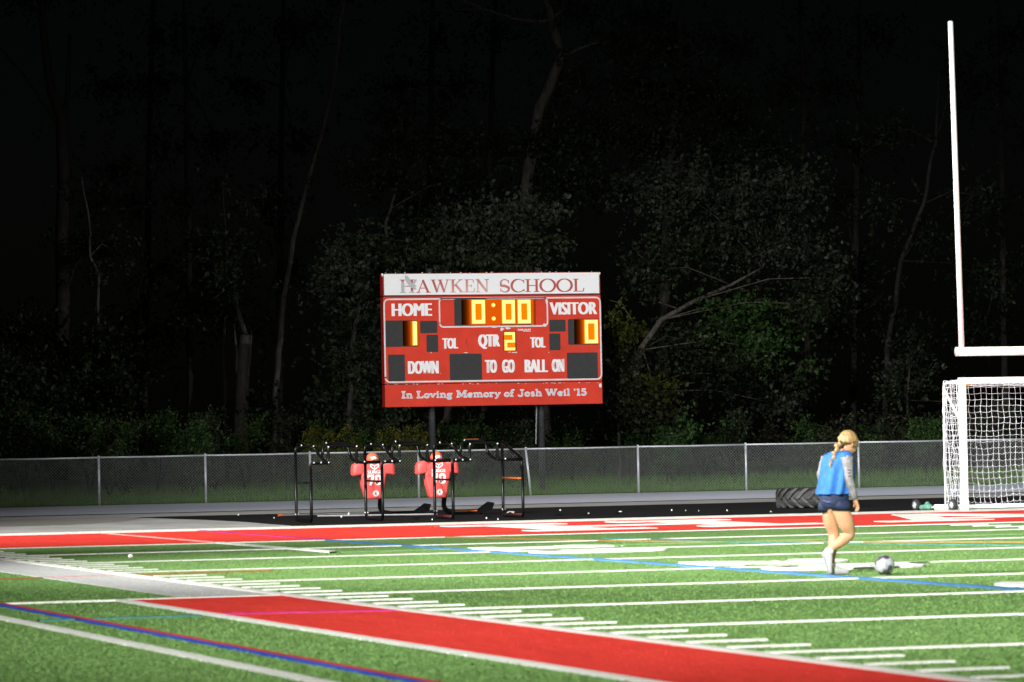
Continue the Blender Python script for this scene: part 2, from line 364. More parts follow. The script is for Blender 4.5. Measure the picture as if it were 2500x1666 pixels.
ROMAN = {
 'H': (.86, [([(.18, 0), (.18, 1)], TK), ([(.70, 0), (.70, 1)], TK), ([(.18, .5), (.70, .5)], TN), ser(.18, .022), ser(.18, .978), ser(.70, .022), ser(.70, .978)]),
 'A': (.88, [([(.12, 0), (.43, .98)], TN), ([(.40, .99), (.74, 0)], TK), ([(.24, .35), (.6, .35)], TN), ser(.12, .022, .24), ser(.74, .022, .3)]),
 'W': (1.20, [([(.14, 1), (.40, .02)], TK), ([(.38, .02), (.62, .98)], TN), ([(.58, .98), (.84, .02)], TK), ([(.82, .02), (1.06, 1)], TN), ser(.16, .978, .32), ser(.60, .978, .3), ser(1.06, .978, .26)]),
 'K': (.86, [([(.18, 0), (.18, 1)], TK), ([(.66, .98), (.2, .44)], TN), ([(.34, .60), (.72, .02)], TK), ser(.18, .022), ser(.18, .978), ser(.66, .978, .26), ser(.74, .022, .3)]),
 'E': (.70, [([(.18, 0), (.18, 1)], TK), ([(.05, .022), (.62, .022)], SF), ([(.05, .978), (.58, .978)], SF), ([(.18, .5), (.46, .5)], TN), ([(.46, .38), (.46, .62)], SF), ([(.57, .97), (.60, .74)], SF*1.1), ([(.61, .03), (.66, .3)], SF*1.1)]),
 'N': (.92, [([(.16, 0), (.16, 1)], TN), ([(.14, 1), (.72, .02)], TK), ([(.72, 0), (.72, 1)], TN), ser(.16, .022, .26), ser(.12, .978, .2), ser(.72, .978, .26)]),
 'S': (.66, [(arc(.33, .74, .23, .25, 20, 180, 12)+arc(.33, .55, .23, .1, 180, 210, 2)+[(.33, .5), (.45, .42)]+arc(.34, .26, .23, .25, 30, -160, 16), vw(33, TN, TK*1.1)[:0]+[TN+(TK*1.15-TN)*math.exp(-((i-18)/7.5)**2) for i in range(13+3+2+17)]), ([(.56, .68), (.55, .96)], SF), ([(.09, .04), (.09, .32)], SF)]),
 'C': (.86, [(arc(.48, .5, .40, .5, 42, 318, 28), [TN+(TK*1.1-TN)*max(0, -math.cos(R(42+276*i/28)))**1.1+(.02 if i in (0, 28) else 0) for i in range(29)]), ([(.80, .70), (.80, .98)], SF), ([(.79, .04), (.82, .24)], SF)]),
 'O': (1.0, [oring(.5, .43)]),
 'L': (.70, [([(.18, 0), (.18, 1)], TK), ser(.18, .978), ([(.03, .022), (.62, .022)], SF), ([(.61, .03), (.66, .28)], SF*1.2)]),
 ' ': (.55, []),
}
S = .13
def bl(x, wd=.26, y=.04): return ([(x-wd/2, y), (x+wd/2, y)], .08)
def bowl(cx, rx=.20, ry=.26, cy=.30): return (arc(cx, cy, rx, ry, 0, 360, 20), S)
SLAB = {
 'I': (.44, [([(.22, 0), (.22, 1)], S*1.2), bl(.22, .36), bl(.22, .36, .96)]),
 'L': (.70, [([(.22, 0), (.22, 1)], S*1.2), bl(.22, .36, .96), ([(.04, .04), (.62, .04)], .08), ([(.60, 0), (.62, .3)], .08)]),
 'M': (1.02, [([(.18, 0), (.18, 1)], S), ([(.2, 1), (.5, .12)], S*1.2), ([(.5, .12), (.8, 1)], S), ([(.84, 0), (.84, 1)], S*1.2), bl(.18, .32), bl(.84, .34), bl(.16, .26, .96), bl(.86, .26, .96)]),
 'J': (.64, [([(.42, 1)]+arc(.26, .22, .17, .2, 0, -190, 12), S*1.1), bl(.42, .36, .96)]),
 'W': (1.12, [([(.14, 1), (.36, .04)], S*1.2), ([(.36, .04), (.56, .9)], S), ([(.56, .9), (.78, .04)], S*1.2), ([(.78, .04), (.98, 1)], S), bl(.15, .3, .96), bl(.97, .26, .96), bl(.56, .24, .96)]),
 'n': (.62, [([(.16, 0), (.16, .62)], S), (arc(.32, .40, .16, .19, 170, 0, 8)+[(.48, 0)], S), bl(.16), bl(.48), bl(.10, .18, .6)]),
 'm': (.92, [([(.16, 0), (.16, .62)], S), (arc(.31, .40, .15, .19, 170, 0, 8)+[(.46, 0)], S), (arc(.61, .40, .15, .19, 170, 0, 8)+[(.76, 0)], S), bl(.16), bl(.46, .22), bl(.76), bl(.10, .18, .6)]),
 'o': (.54, [bowl(.27)]),
 'v': (.58, [([(.10, .60), (.28, .02)], S), ([(.28, .02), (.46, .60)], S*.8), bl(.11, .24, .58), bl(.46, .22, .58)]),
 'i': (.32, [([(.16, 0), (.16, .6)], S), bl(.16), bl(.10, .18, .58), (arc(.15, .84, .035, .035, 0, 360, 10), S*.7)]),
 'g': (.58, [(arc(.26, .40, .16, .17, 0, 360, 18), S*.85), (arc(.26, -.10, .19, .12, 0, 360, 18), S*.8), ([(.16, .24), (.14, .12), (.34, .06)], S*.7), ([(.38, .54), (.54, .60)], S*.7)]),
 'e': (.54, [(arc(.27, .30, .20, .26, 20, 320, 18), S), ([(.08, .33), (.46, .33)], .09)]),
 'r': (.48, [([(.16, 0), (.16, .62)], S), (arc(.32, .40, .14, .18, 150, 50, 6), S), bl(.17, .3), bl(.10, .18, .6)]),
 'y': (.58, [([(.10, .60), (.29, .06)], S), ([(.47, .60), (.24, -.12), (.12, -.24), (.05, -.18)], S*.8), bl(.11, .24, .58), bl(.47, .22, .58)]),
 'f': (.40, [([(.16, 0), (.16, .8)]+arc(.29, .82, .13, .15, 170, 30, 7), S), bl(.17, .3), ([(.02, .58), (.32, .58)], .08)]),
 's': (.46, [(arc(.23, .44, .13, .13, 30, 180, 7)+[(.2, .32), (.30, .27)]+arc(.22, .15, .14, .12, 30, -160, 9), S*.9)]),
 'h': (.62, [([(.16, 0), (.16, 1)], S), (arc(.32, .40, .16, .19, 170, 0, 8)+[(.48, 0)], S), bl(.16), bl(.48), bl(.10, .18, .97)]),
 'l': (.32, [([(.16, 0), (.16, 1)], S), bl(.16), bl(.10, .18, .97)]),
 "'": (.24, [([(.12, 1.02), (.12, .68)], [.13, .05])]),
 '1': (.46, [([(.24, 0), (.24, 1)], S*1.1), bl(.24, .34), ([(.24, .96), (.06, .86)], S*.7)]),
 '5': (.56, [([(.46, .95), (.14, .95), (.11, .52)], S*.8), (arc(.25, .32, .21, .27, 120, -160, 16), S)]),
 ' ': (.30, []),
}
BLOCK = {   # heavy block numerals and capitals with slab ends
 '0': (.8, [(fillet([(.16, .12), (.64, .12), (.64, .88), (.16, .88)], .18, 4, True)+[(.25, .12)], .22)]),
 '1': (.6, [([(.32, 0), (.32, 1)], .24), ([(.06, .08), (.58, .08)], .16), ([(.32, .9), (.10, .74)], .18)]),
 '2': (.8, [(arc(.40, .68, .25, .22, 170, -30, 12)+[(.12, .12)], .22), ([(.04, .10), (.72, .10)], .2)]),
 '3': (.8, [(arc(.38, .70, .24, .2, 160, -80, 12), .2), (arc(.38, .30, .26, .2, 80, -160, 12), .2)]),
 '7': (.74, [([(.04, .90), (.70, .90)], .22), ([(.60, .84), (.32, 0)], .24), ([(.10, .7), (.10, .96)], .14)]),
 'H': (.86, [([(.20, 0), (.20, 1)], .15), ([(.66, 0), (.66, 1)], .15), ([(.20, .5), (.66, .5)], .11), ([(.04, .06), (.36, .06)], .12), ([(.50, .06), (.82, .06)], .12), ([(.04, .94), (.36, .94)], .12), ([(.50, .94), (.82, .94)], .12)]),
 'A': (.9, [([(.16, 0), (.44, 1)], .11), ([(.44, 1), (.74, 0)], .15), ([(.24, .34), (.62, .34)], .1), ([(.02, .06), (.32, .06)], .12), ([(.56, .06), (.88, .06)], .12)]),
}
def write(name, s, font, x0, x1, y0, y1, plane, d0, d1, m, parent, grow=0.0, track=0.0):
    tot = sum(font[c][0]+track for c in s)-track; sx = (x1-x0)/tot; sy = y1-y0; x = x0; mb = MB(); k = 0
    for c in s:
        adv, strokes = font[c]
        for pts, wd in strokes:
            # pen widths are in glyph units, drawn in true scale
            q = [(x+a*sx, y0+b_*sy) for a, b_ in pts]
            sc_ = (sx+sy)/2 if True else sy
            ww = [w_*sc_+grow for w_ in wd] if not np.isscalar(wd) else wd*sc_+grow
            ribbon(mb, q, ww, plane, d0, d1+k*.00025); k += 1
            if parent is field:
                W_ = [np.array(plane(a, b_, 0)[:2]) for a, b_ in q]; hw_ = ww/2 if np.isscalar(ww) else max(ww)/2
                for a_, b_ in zip(W_[:-1], W_[1:]): ZONES.append(('seg', a_, b_, hw_, m))
        x += (adv+track)*sx
    return mb.build(name, m, parent)
def sans(name, s, x0, x1, z0, z1, plane, d0, d1, m, parent, weight=0.0, fat=.075):
    cu = bpy.data.curves.new('sans', 'FONT'); cu.body = s; cu.offset = weight; cu.resolution_u = 3
    o = bpy.data.objects.new('sans', cu); COL.objects.link(o)
    dg = bpy.context.evaluated_depsgraph_get(); me = bpy.data.meshes.new_from_object(o.evaluated_get(dg))
    bpy.data.objects.remove(o); bpy.data.curves.remove(cu)
    vs = [tuple(v.co) for v in me.vertices]; xs = [v[0] for v in vs]; ys = [v[1] for v in vs]
    ax, bx, ay, by = min(xs), max(xs), min(ys), max(ys); e = fat*(z1-z0); mb = MB()
    for k, sh in enumerate((-1, 0, 1)):
        pts = [plane(x0+e+(v[0]-ax)/(bx-ax)*(x1-x0-2*e)+sh*e, z0+(v[1]-ay)/(by-ay)*(z1-z0), d1+.0006*k) for v in vs]
        mb.add(pts, [tuple(p.vertices) for p in me.polygons])
    bpy.data.meshes.remove(me)
    return mb.build(name, m, parent)

# numerals on the field, read from the near sideline
def fplane(cx, cy, h): return lambda a, b, d: (cx+b*h, cy-a, d)
for ln, (d1_, d2_) in ((10, '10'), (20, '20'), (30, '30')):
    for dg_, dy in ((d1_, 1.45), (d2_, -.95)):
        cw = 1.55
        write('field_numeral', dg_, BLOCK, -cw/2, cw/2, 0, 1.83, (lambda cy: (lambda a, b, d: (6.42+b, cy-a, d)))(-ln*YD+dy), .001, .0235, M['white_turf'], field)
# end-zone letters
for ch, xc in (('H', 12.75), ('A', 19.1)):
    write('end_zone_letter', ch, BLOCK, xc-2.85, xc+2.85, 2.1, 7.75, lambda a, b, d: (a, b, d), .008, .021, M['white_turf'], field)

# turf pile: standing blades, coloured by the marking they grow in
g = np.random.default_rng(11); nb = 170000
px_ = g.uniform(-120, 2620, nb); py_ = 1283+(1720-1283)*g.uniform(0, 1, nb)
dv_ = _F[None]+_R2[None]*((px_-1250)/FPX)[:, None]+_U2[None]*((833-py_)/FPX)[:, None]
ok = dv_[:, 2] < -.005; dv_ = dv_[ok]; Pg = CAM[None]+dv_*((0-CAM[2])/dv_[:, 2])[:, None]
Pg[:, 1] += g.uniform(-.4, .4, len(Pg)); Pg = Pg[(Pg[:, 1] < 11.7) & (Pg[:, 0] > -13)]
zone = np.zeros(len(Pg), int); zmats = [M['turf']]
for z_ in ZONES:
    if z_[-1] not in zmats: zmats.append(z_[-1])
    k = zmats.index(z_[-1])
    if z_[0] == 'rect': q = (Pg[:, 0] > z_[1]) & (Pg[:, 0] < z_[2]) & (Pg[:, 1] > z_[3]) & (Pg[:, 1] < z_[4])
    else:
        a_, b_ = np.asarray(z_[1], float), np.asarray(z_[2], float); ab = b_-a_; t_ = np.clip(((Pg[:, :2]-a_)@ab)/max(ab@ab, 1e-9), 0, 1)
        q = np.linalg.norm(Pg[:, :2]-(a_+t_[:, None]*ab), axis=1) < z_[3]
    zone[q] = k
# extra blades inside the thin lines so that they read as solid pile
for k, zm in enumerate(zmats):
    P_ = Pg[zone == k]; n_ = len(P_)
    if n_ < 5: continue
    an = g.uniform(0, math.pi, n_); hw_ = g.uniform(.004, .009, n_); h_ = g.uniform(.005, .011, n_)+(.0 if zm is M['turf'] else .004)
    B = np.stack([np.cos(an), np.sin(an), np.zeros(n_)], 1)*hw_[:, None]; T = np.stack([g.normal(0, .010, n_), g.normal(0, .010, n_), h_], 1)
    V = np.stack([P_-B, P_+B, P_+B*.45+T, P_-B*.45+T], 1).reshape(-1, 3)
    me = bpy.data.meshes.new('turf_pile'); F4 = np.arange(len(V), dtype=np.int32)
    me.vertices.add(len(V)); me.vertices.foreach_set('co', V.ravel()); me.loops.add(len(V)); me.loops.foreach_set('vertex_index', F4)
    me.polygons.add(n_); me.polygons.foreach_set('loop_start', np.arange(0, len(V), 4, dtype=np.int32)); me.polygons.foreach_set('loop_total', np.full(n_, 4, np.int32))
    me.materials.append(BLADE[zm.name]); me.update(calc_edges=True); o = link('turf_pile', me, field); o['kind'] = 'stuff'

# ------------------------------------------------------------------ chain-link fence
FY = 44.0; FH = 1.23
fence = thing('chain_link_fence', 'low galvanised chain-link fence along the outer edge of the running track', 'fence', (0, FY, 0))
px_posts = [8.69-3.05*2, 8.69-3.05*1, 8.25, 11.27, 14.07, 16.86, 19.79, 22.78, 25.87, 28.92, 32.16, 35.2, 38.25, 41.3]
for i, x in enumerate(px_posts):
    lean = .09 if i == 7 else 0
    MB().tube([(x+lean*.9, 0, 0), (x-lean*.4, 0, FH-.01)], .030, 8).build('post', M['galv'], fence, True)
    MB().ell((x-lean*.4, 0, FH+.025), [(.037, 0, 0), (0, .037, 0), (0, 0, .03)], 8, 4).build('post_cap', M['galv'], fence, True)
def wires(x0, x1, z0, z1, pitch, r):
    mb = MB(); H = z1-z0
    for sgn in (1, -1):
        for k in range(int(-H/pitch)-1, int((x1-x0)/pitch)+2):
            a = x0+k*pitch; p0 = [a, z0] if sgn > 0 else [a, z1]
            t0, t1 = 0.0, H
            if a < x0: t0 = x0-a
            if a+H > x1: t1 = x1-a
            if t1 <= t0: continue
            A = (a+t0, .004*sgn, z0+t0 if sgn > 0 else z1-t0); B = (a+t1, .004*sgn, z0+t1 if sgn > 0 else z1-t1)
            mb.tube([A, B], r, 4, cap=False)
    return mb
for i in range(len(px_posts)-1):
    a, b_ = px_posts[i], px_posts[i+1]
    MB().tube([(a, 0, FH), ((a+b_)/2, 0, FH-.008), (b_, 0, FH)], .023, 8).build('top_rail', M['galv'], fence, True)
    wires(a+.02, b_-.02, .03, FH-.012, .083, .0021).build('chain_link', M['wire'], fence)

# ------------------------------------------------------------------ scoreboard
BY = 46.0
TL = atY(936, 668, BY); TR = atY(1465, 664.5, BY); BL = atY(938.6, 993.4, BY); BR = atY(1470, 986.8, BY)
BX0 = (TL[0]+BL[0])/2; BX1 = (TR[0]+BR[0])/2; BZ1 = (TL[2]+TR[2])/2; BZ0 = (BL[2]+BR[2])/2; BWd = BX1-BX0; BHt = BZ1-BZ0
ORG = (BX0, BY, BZ0)
board = thing('scoreboard', 'lit red scoreboard with white school header standing on two posts behind the fence', 'scoreboard', ORG)
def bp(cx, cy):
    # crop pixel on the board's face -> (u, v) metres from its lower left corner
    v = (cy-78)/1365.0; xl = 68+10*v; xr = 2290+22*v; u = (cx-xl)/(xr-xl)
    yt = 78-16*u; yb = 1443-28*u; v = (cy-yt)/(yb-yt)
    return u*BWd, (1-v)*BHt
fp = lambda a, b, d: (a, -d, b)      # board plane, d = out towards the field
def bbox(c): (x0, y0, x1, y1) = c; a = bp(x0, y1); b = bp(x1, y0); return a[0], b[0], a[1], b[1]
def panel(name, z0, z1, depth, front, m_face, m_side):
    mb = MB(); mb.mi = 1; mb.box((0, -front, z0), (BWd, depth, z1)); mb.m[2] = 0; return mb.build(name, [m_face, m_side], board)
zh = bp(1200, 303)[1]; zm = bp(1200, 1198)[1]
panel('header_panel', zh+.012, BHt, .28, 0, M['board_side'], M['board_side'])
panel('main_panel', zm+.012, zh-.012, .28, .004, M['board_red'], M['board_side'])
panel('memorial_panel', 0, zm-.012, .28, .008, M['board_red'], M['board_side'])
MB().box((.03, .05, .03), (BWd-.03, .24, BHt-.03)).build('cabinet', M['window_edge'], board)
u0, u1, v0, v1 = bbox((72, 292, 2282, 84)); u0, v0 = bp(78, 292); u1, v1 = bp(2284, 72)
u0 = .03; u1 = BWd-.03; v0 = bp(1200, 290)[1]; v1 = bp(1200, 76)[1]
MB().box((u0, -.012, v0), (u1, -.001, v1)).build('header_face', M['board_white'], board)
def fitbox(x0, y0, x1, y1): a = bp(x0, y1); b = bp(x1, y0); return a[0], b[0], a[1], b[1]
# header lettering
u0, u1, v0, v1 = fitbox(405, 137, 1155, 274)
write('header_lettering', 'AWKEN', ROMAN, u0, u1, v0, v1, fp, .013, .018, M['faded'], board)
u0, u1, v0, v1 = fitbox(1250, 133, 2128, 270)
write('header_lettering', 'SCHOOL', ROMAN, u0, u1, v0, v1, fp, .013, .018, M['faded'], board)
u0, u1, v0, v1 = fitbox(235, 140, 388, 276); gw = (u1-u0)/.86; gh = v1-v0
write('header_lettering', 'H', ROMAN, u0, u1, v0, v1, fp, .013, .0175, M['faded'], board)
# grey half of the H and the hawk across it
mb = MB(); mb.prism([(u0+.10*gw, v0), (u0+.27*gw, v0), (u0+.27*gw, v0+.72*gh), (u0+.10*gw, v0+.93*gh)], fp, .0185, .021)
mb.prism([(u0+.0*gw, v0), (u0+.36*gw, v0), (u0+.36*gw, v0+.05*gh), (u0, v0+.05*gh)], fp, .0185, .0205)
mb.prism([(u0+.27*gw, v0+.47*gh), (u0+.42*gw, v0+.47*gh), (u0+.36*gw, v0+.53*gh), (u0+.27*gw, v0+.53*gh)], fp, .0185, .0207)
mb.prism([(u0+.52*gw, v0), (u0+.86*gw, v0), (u0+.86*gw, v0+.05*gh), (u0+.78*gw, v0+.05*gh), (u0+.63*gw, v0+.2*gh), (u0+.62*gw, v0+.05*gh), (u0+.52*gw, v0+.05*gh)], fp, .0185, .0209)
mb.build('header_lettering', M['hawk_grey'], board)
hk = [(297, 92), (322, 112), (345, 142), (358, 176), (370, 172), (386, 146), (402, 136), (409, 142), (404, 160), (388, 180), (384, 192), (398, 196), (407, 212), (398, 214), (390, 208), (394, 222), (408, 236), (396, 240), (388, 232), (392, 246), (380, 246), (372, 230), (352, 222), (338, 202), (322, 190), (306, 168), (296, 138), (290, 112)]
mb = MB(); mb.prism([bp(*q) for q in hk][::-1], fp, .021, .024); mb.build('hawk_emblem', M['hawk_grey'], board)
# white keylines
def keyline(box, rad, wd, m=M['stripe']):
    a = fitbox(*box); pts = fillet([(a[0], a[2]), (a[1], a[2]), (a[1], a[3]), (a[0], a[3])], rad, 7, True); pts.append(pts[0]); pts.append(pts[1])
    mb = MB(); ribbon(mb, pts, wd, fp, .0045, .008); return mb.build('keyline', m, board)
keyline((84, 324, 2290, 1188), .14, .042); keyline((640, 324, 1742, 626), .12, .040)
# digit windows
def window(box, rad=.02):
    a = fitbox(*box); e = .012
    pts = fillet([(a[0]-e, a[2]-e), (a[1]+e, a[2]-e), (a[1]+e, a[3]+e), (a[0]-e, a[3]+e)], rad+e, 3, True)
    mb = MB(); mb.prism(pts, fp, .0045, .009); o = mb.build('digit_window', M['window_edge'], board)
    pts = fillet([(a[0], a[2]), (a[1], a[2]), (a[1], a[3]), (a[0], a[3])], rad, 3, True)
    mb = MB(); mb.prism(pts, fp, .0095, .0105); mb.build('window_face', M['window'], o)
for b_ in ((795, 342, 1112, 606), (1255, 342, 1592, 606), (94, 560, 415, 824), (446, 566, 611, 684), (509, 709, 617, 877),
           (1769, 556, 1927, 672), (1769, 697, 1872, 863), (1963, 548, 2268, 807), (1293, 672, 1417, 872),
           (119, 910, 277, 1177), (744, 902, 1061, 1168), (1951, 893, 2258, 1155)): window(b_)
# lit digits: amber bars with glowing flanks
def bar(mb, a, b_, c, d_):
    # front face (material 0) with sloped flanks (material 1); box u a..b_, v c..d_
    e = .014; D0, D1 = .0115, .035
    o = [(a-e, c-e), (b_+e, c-e), (b_+e, d_+e), (a-e, d_+e)]; i_ = [(a, c), (b_, c), (b_, d_), (a, d_)]
    vs = [fp(x, y, D0) for x, y in o]+[fp(x, y, D1) for x, y in i_]
    mb.mi = 0; mb.add(vs, [(4, 5, 6, 7)]); mb.mi = 1; mb.add(vs, [(0, 1, 5, 4), (1, 2, 6, 5), (2, 3, 7, 6), (3, 0, 4, 7)])
GLOW = {'hot': emit('amber painted halo hot', (1.0, .24, .002), 1.0), 'warm': emit('amber painted halo warm', (1.0, .135, .004), .78), 'dim': emit('amber painted halo dim', (1.0, .12, .01), .30)}  # emissive tints for the glow painted behind and around the digits
def halo_plate(a, b_, c, d_, key, dep, parent):
    # amber bloom around the lit digits, painted as an emissive sheet
    mb = MB(); mb.prism(fillet([(a, c), (b_, c), (b_, d_), (a, d_)], .03, 3, True), fp, dep-.0004, dep); mb.build('painted_halo', GLOW[key], parent)
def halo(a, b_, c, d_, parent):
    e0 = .012; halo_plate(a-e0, b_+e0, c-e0, d_+e0, 'hot', .0112, parent)
def digit(ch, box, st):
    a, b_, c, d_ = fitbox(*box); mb = MB(); h = (c+d_)/2; g = .003
    seg = {'top': (a, b_, d_-st, d_), 'bot': (a, b_, c, c+st), 'mid': (a, b_, h-st/2, h+st/2),
           'ul': (a, a+st, h+g, d_-st-g), 'll': (a, a+st, c+st+g, h-g), 'ur': (b_-st, b_, h+g, d_-st-g), 'lr': (b_-st, b_, c+st+g, h-g)}
    on = {'0': ('top', 'bot', 'ul', 'll', 'ur', 'lr'), '1': ('one',), '2': ('top', 'mid', 'bot', 'ur', 'll')}[ch]
    if ch == '2':
        seg['ur'] = (b_-st, b_, h+st/2+g, d_-st-g); seg['ll'] = (a, a+st, c+st+g, h-st/2-g)
    for s_ in on: bar(mb, *((a, b_, c, d_) if s_ == 'one' else seg[s_]))
    o = mb.build('lit_digit', [M['led'], M['led_side']], board)
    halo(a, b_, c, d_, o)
for ch, box, st in (('0', (970, 352, 1098, 590), .088), ('0', (1280, 352, 1404, 588), .088), ('0', (1441, 350, 1566, 588), .088),
                    ('1', (366, 570, 402, 808), .09), ('0', (2132, 558, 2260, 794), .085), ('2', (1302, 682, 1404, 864), .062)): digit(ch, box, st)
halo_plate(*fitbox(952, 338, 1596, 604), 'warm', .0109, board); halo_plate(*fitbox(348, 562, 418, 816), 'warm', .0109, board); halo_plate(*fitbox(2112, 550, 2276, 802), 'warm', .0109, board)
FADE = [emit('amber painted halo fade %d' % k, (1.0, .135+.01*k, .006), .50*math.exp(-.7*k)) for k in range(6)]  # dimming emission steps for the painted edge of the digit glow
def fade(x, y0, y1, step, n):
    # emissive strips in falling steps paint the bloom's fade-out beside the digits
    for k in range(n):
        xa, xb = sorted((x+step*k, x+step*(k+1))); a_ = fitbox(xa, y0, xb, y1); mb = MB(); mb.prism([(a_[0], a_[2]), (a_[1], a_[2]), (a_[1], a_[3]), (a_[0], a_[3])], fp, .0106, .0108); mb.build('painted_halo', FADE[k], board)
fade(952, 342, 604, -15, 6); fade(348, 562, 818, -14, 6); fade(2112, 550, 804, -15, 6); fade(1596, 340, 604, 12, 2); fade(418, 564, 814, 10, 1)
for cx, cy in ((1187, 402), (1190, 540)):
    u, v = bp(cx, cy); mb = MB(); vs = []
    for rr, dd in ((.062, .0115), (.046, .035)): vs += [fp(u+rr*math.cos(2*math.pi*i/16), v+rr*math.sin(2*math.pi*i/16), dd) for i in range(16)]
    mb.mi = 0; mb.add(vs, [tuple(range(16, 32))]); mb.mi = 1; mb.add(vs, [(i, (i+1) % 16, 16+(i+1) % 16, 16+i) for i in range(16)])
    mb.build('lit_colon_dot', [M['led'], M['led_side']], board)
# captions
for s_, box, wt in (('HOME', (153, 381, 563, 515), 0.0), ('VISITOR', (1768, 371, 2260, 502), 0.0), ('TOL', (665, 738, 825, 848), 0.0),
                    ('QTR', (1030, 701, 1255, 852), 0.0), ('TOL', (1565, 730, 1722, 840), 0.0), ('DOWN', (312, 970, 625, 1105), 0.0),
                    ('TO', (1098, 962, 1222, 1097), 0.0), ('GO', (1273, 960, 1405, 1096), 0.0), ('BALL', (1506, 960, 1745, 1092), 0.0), ('ON', (1786, 955, 1915, 1090), 0.0)):
    a = fitbox(*box); sans('caption', s_, *a, fp, .005, .0085, M['letter_white'], board, wt)
a = fitbox(1440, 645, 1574, 665); sans('maker_lettering', 'FAIR-PLAY', *a, fp, .005, .0085, M['letter_white'], board, 0.0)
a = fitbox(1492, 667, 1574, 673); MB().box((a[0], -.0085, a[2]), (a[1], -.005, a[3])).build('maker_underline', M['letter_white'], board)
a = fitbox(240, 1262, 2150, 1352)
TXT = "In Loving Memory of Josh Weil '15"
tot_ = sum(SLAB[c][0] for c in TXT); x_ = a[0]
for wd_ in TXT.split(' '):
    w1 = sum(SLAB[c][0] for c in wd_)/tot_*(a[1]-a[0])
    write('memorial_lettering', wd_, SLAB, x_, x_+w1, a[2], a[3], fp, .009, .0115, M['letter_white'], board, grow=.018)
    write('memorial_lettering', wd_, SLAB, x_, x_+w1, a[2], a[3], fp, .0205, .0225, M['mem_grey'], board, grow=-.008)
    x_ += w1+SLAB[' '][0]/tot_*(a[1]-a[0])
# chipped paint along the seams
def chip(cx, cy, rx, ry, k=7, m=M['chip'], d=.0125):
    mb = MB(); pts = []
    for i in range(k): t = 2*math.pi*i/k; q = random.uniform(.5, 1.1); pts.append(bp(cx+rx*q*math.cos(t), cy-ry*q*math.sin(t)))
    mb.prism(pts, fp, .003, d); mb.build('paint_chip', m, board)
for cx in range(120, 2290, 46):
    if random.random() < .5: chip(cx+random.uniform(-20, 20), 1211-12*cx/2300+random.uniform(-3, 3), random.uniform(4, 20), random.uniform(2, 5), d=.010)
for cx in range(110, 2280, 110):
    if random.random() < .7: chip(cx+random.uniform(-40, 40), 74-15*cx/2300, random.uniform(5, 16), 4, d=.0135)
for cx, cy, rx, ry in ((1735, 365, 14, 26), (1720, 612, 26, 22), (1275, 648, 26, 22), (1335, 640, 34, 12), (1200, 630, 40, 8), (1405, 888, 34, 8), (1350, 884, 16, 6), (548, 888, 12, 5), (1588, 605, 8, 6), (2290, 1230, 14, 26), (2285, 80, 18, 18), (62, 88, 14, 20), (1756, 890, 6, 8), (905, 888, 30, 4), (640, 1100, 3, 12)): chip(cx, cy, rx, ry)
chip(908, 780, 6, 40, 6, M['rust'], .0055); chip(928, 800, 3, 60, 6, M['rust'], .0055)
# posts
for x in (20.86, 23.93):
    MB().tube([(x-BX0, .42, -BZ0-.1), (x-BX0, .42, BHt+.13)], .085, 14).build('post', M['steel_pole'], board, True)
MB().tube([(23.78-BX0, .33, -.05), (23.74-BX0, .33, -BZ0+1.35)], .018, 6).build('conduit', M['alu'], board)

# ------------------------------------------------------------------ football goal post
gp = thing('goal_post', 'tall white football goal post upright with crossbar above the soccer goal', 'goal post', (24.384, 9.4, 0))
GX = 20.80-24.384; CZ = 2.99
MB().tube([(GX-.10, 0, CZ), (7.11+GX+.12, 0, CZ)], .084, 16).build('crossbar', M['white_dirty'], gp, True)
for s_ in (0, 1):
    x = GX+7.11*s_
    MB().tube([(x, 0, CZ+.02), (x-.085, 0, CZ+6.17)], [.054, .050], 12).build('upright', M['white_paint'], gp, True)
    MB().ell((x-.085, 0, CZ+6.17), [(.05, 0, 0), (0, .05, 0), (0, 0, .02)], 10, 4).build('upright_cap', M['galv'], gp, True)
    e = (-.104 if s_ == 0 else 7.11+.124)+GX
    MB().tube([(e, 0, CZ), (e+(-.012 if s_ == 0 else .012), 0, CZ)], .088, 16).build('end_cap', M['white_dirty'], gp, True)
MB().tube(fillet([(0, 0, CZ), (0, 1.2, CZ-.1), (0, 1.9, CZ-.9), (0, 1.9, 0)], .8, 8), .08, 14).build('gooseneck', M['white_paint'], gp, True)

# ------------------------------------------------------------------ soccer goal with net
SX, SY = 21.29, 10.6
sg = thing('soccer_goal', 'white portable soccer goal with square mesh net below the goal post', 'soccer goal', (SX, SY, 0))
GW = 7.32; GD = .92; GH = 2.52
def sq(a, b, c, d_): return MB().box(a, b)
MB().box((-.06, -.055, 0), (.06, .055, GH)).build('post', M['white_paint'], sg)
MB().box((GW-.06, -.055, 0), (GW+.06, .055, GH)).build('post', M['white_paint'], sg)
MB().box((.061, -.053, GH-.12), (GW-.061, .053, GH-.002)).build('crossbar', M['white_paint'], sg)
for s_ in (0, GW):
    MB().tube(fillet([(s_, .06, GH-.06), (s_, GD-.05, GH-.10), (s_, GD, GH-.3), (s_, GD+.02, .05)], .15, 5), .022, 8).build('back_stay', M['white_paint'], sg, True)
    MB().tube([(s_, GD-.02, GH-.2), (s_, .07, GH-.86)], .027, 8).build('brace', M['white_paint'], sg, True)
    MB().tube([(s_, .06, .05), (s_, GD+.05, .05)], .04, 8).build('ground_bar', M['white_paint'], sg, True)
MB().tube([(0, GD+.05, .05), (GW, GD+.05, .05)], .045, 8).build('ground_bar', M['white_paint'], sg, True)
MB().tube([(0, GD-.03, GH-.1), (GW, GD-.03, GH-.1)], .012, 6).build('top_cord', M['net'], sg)
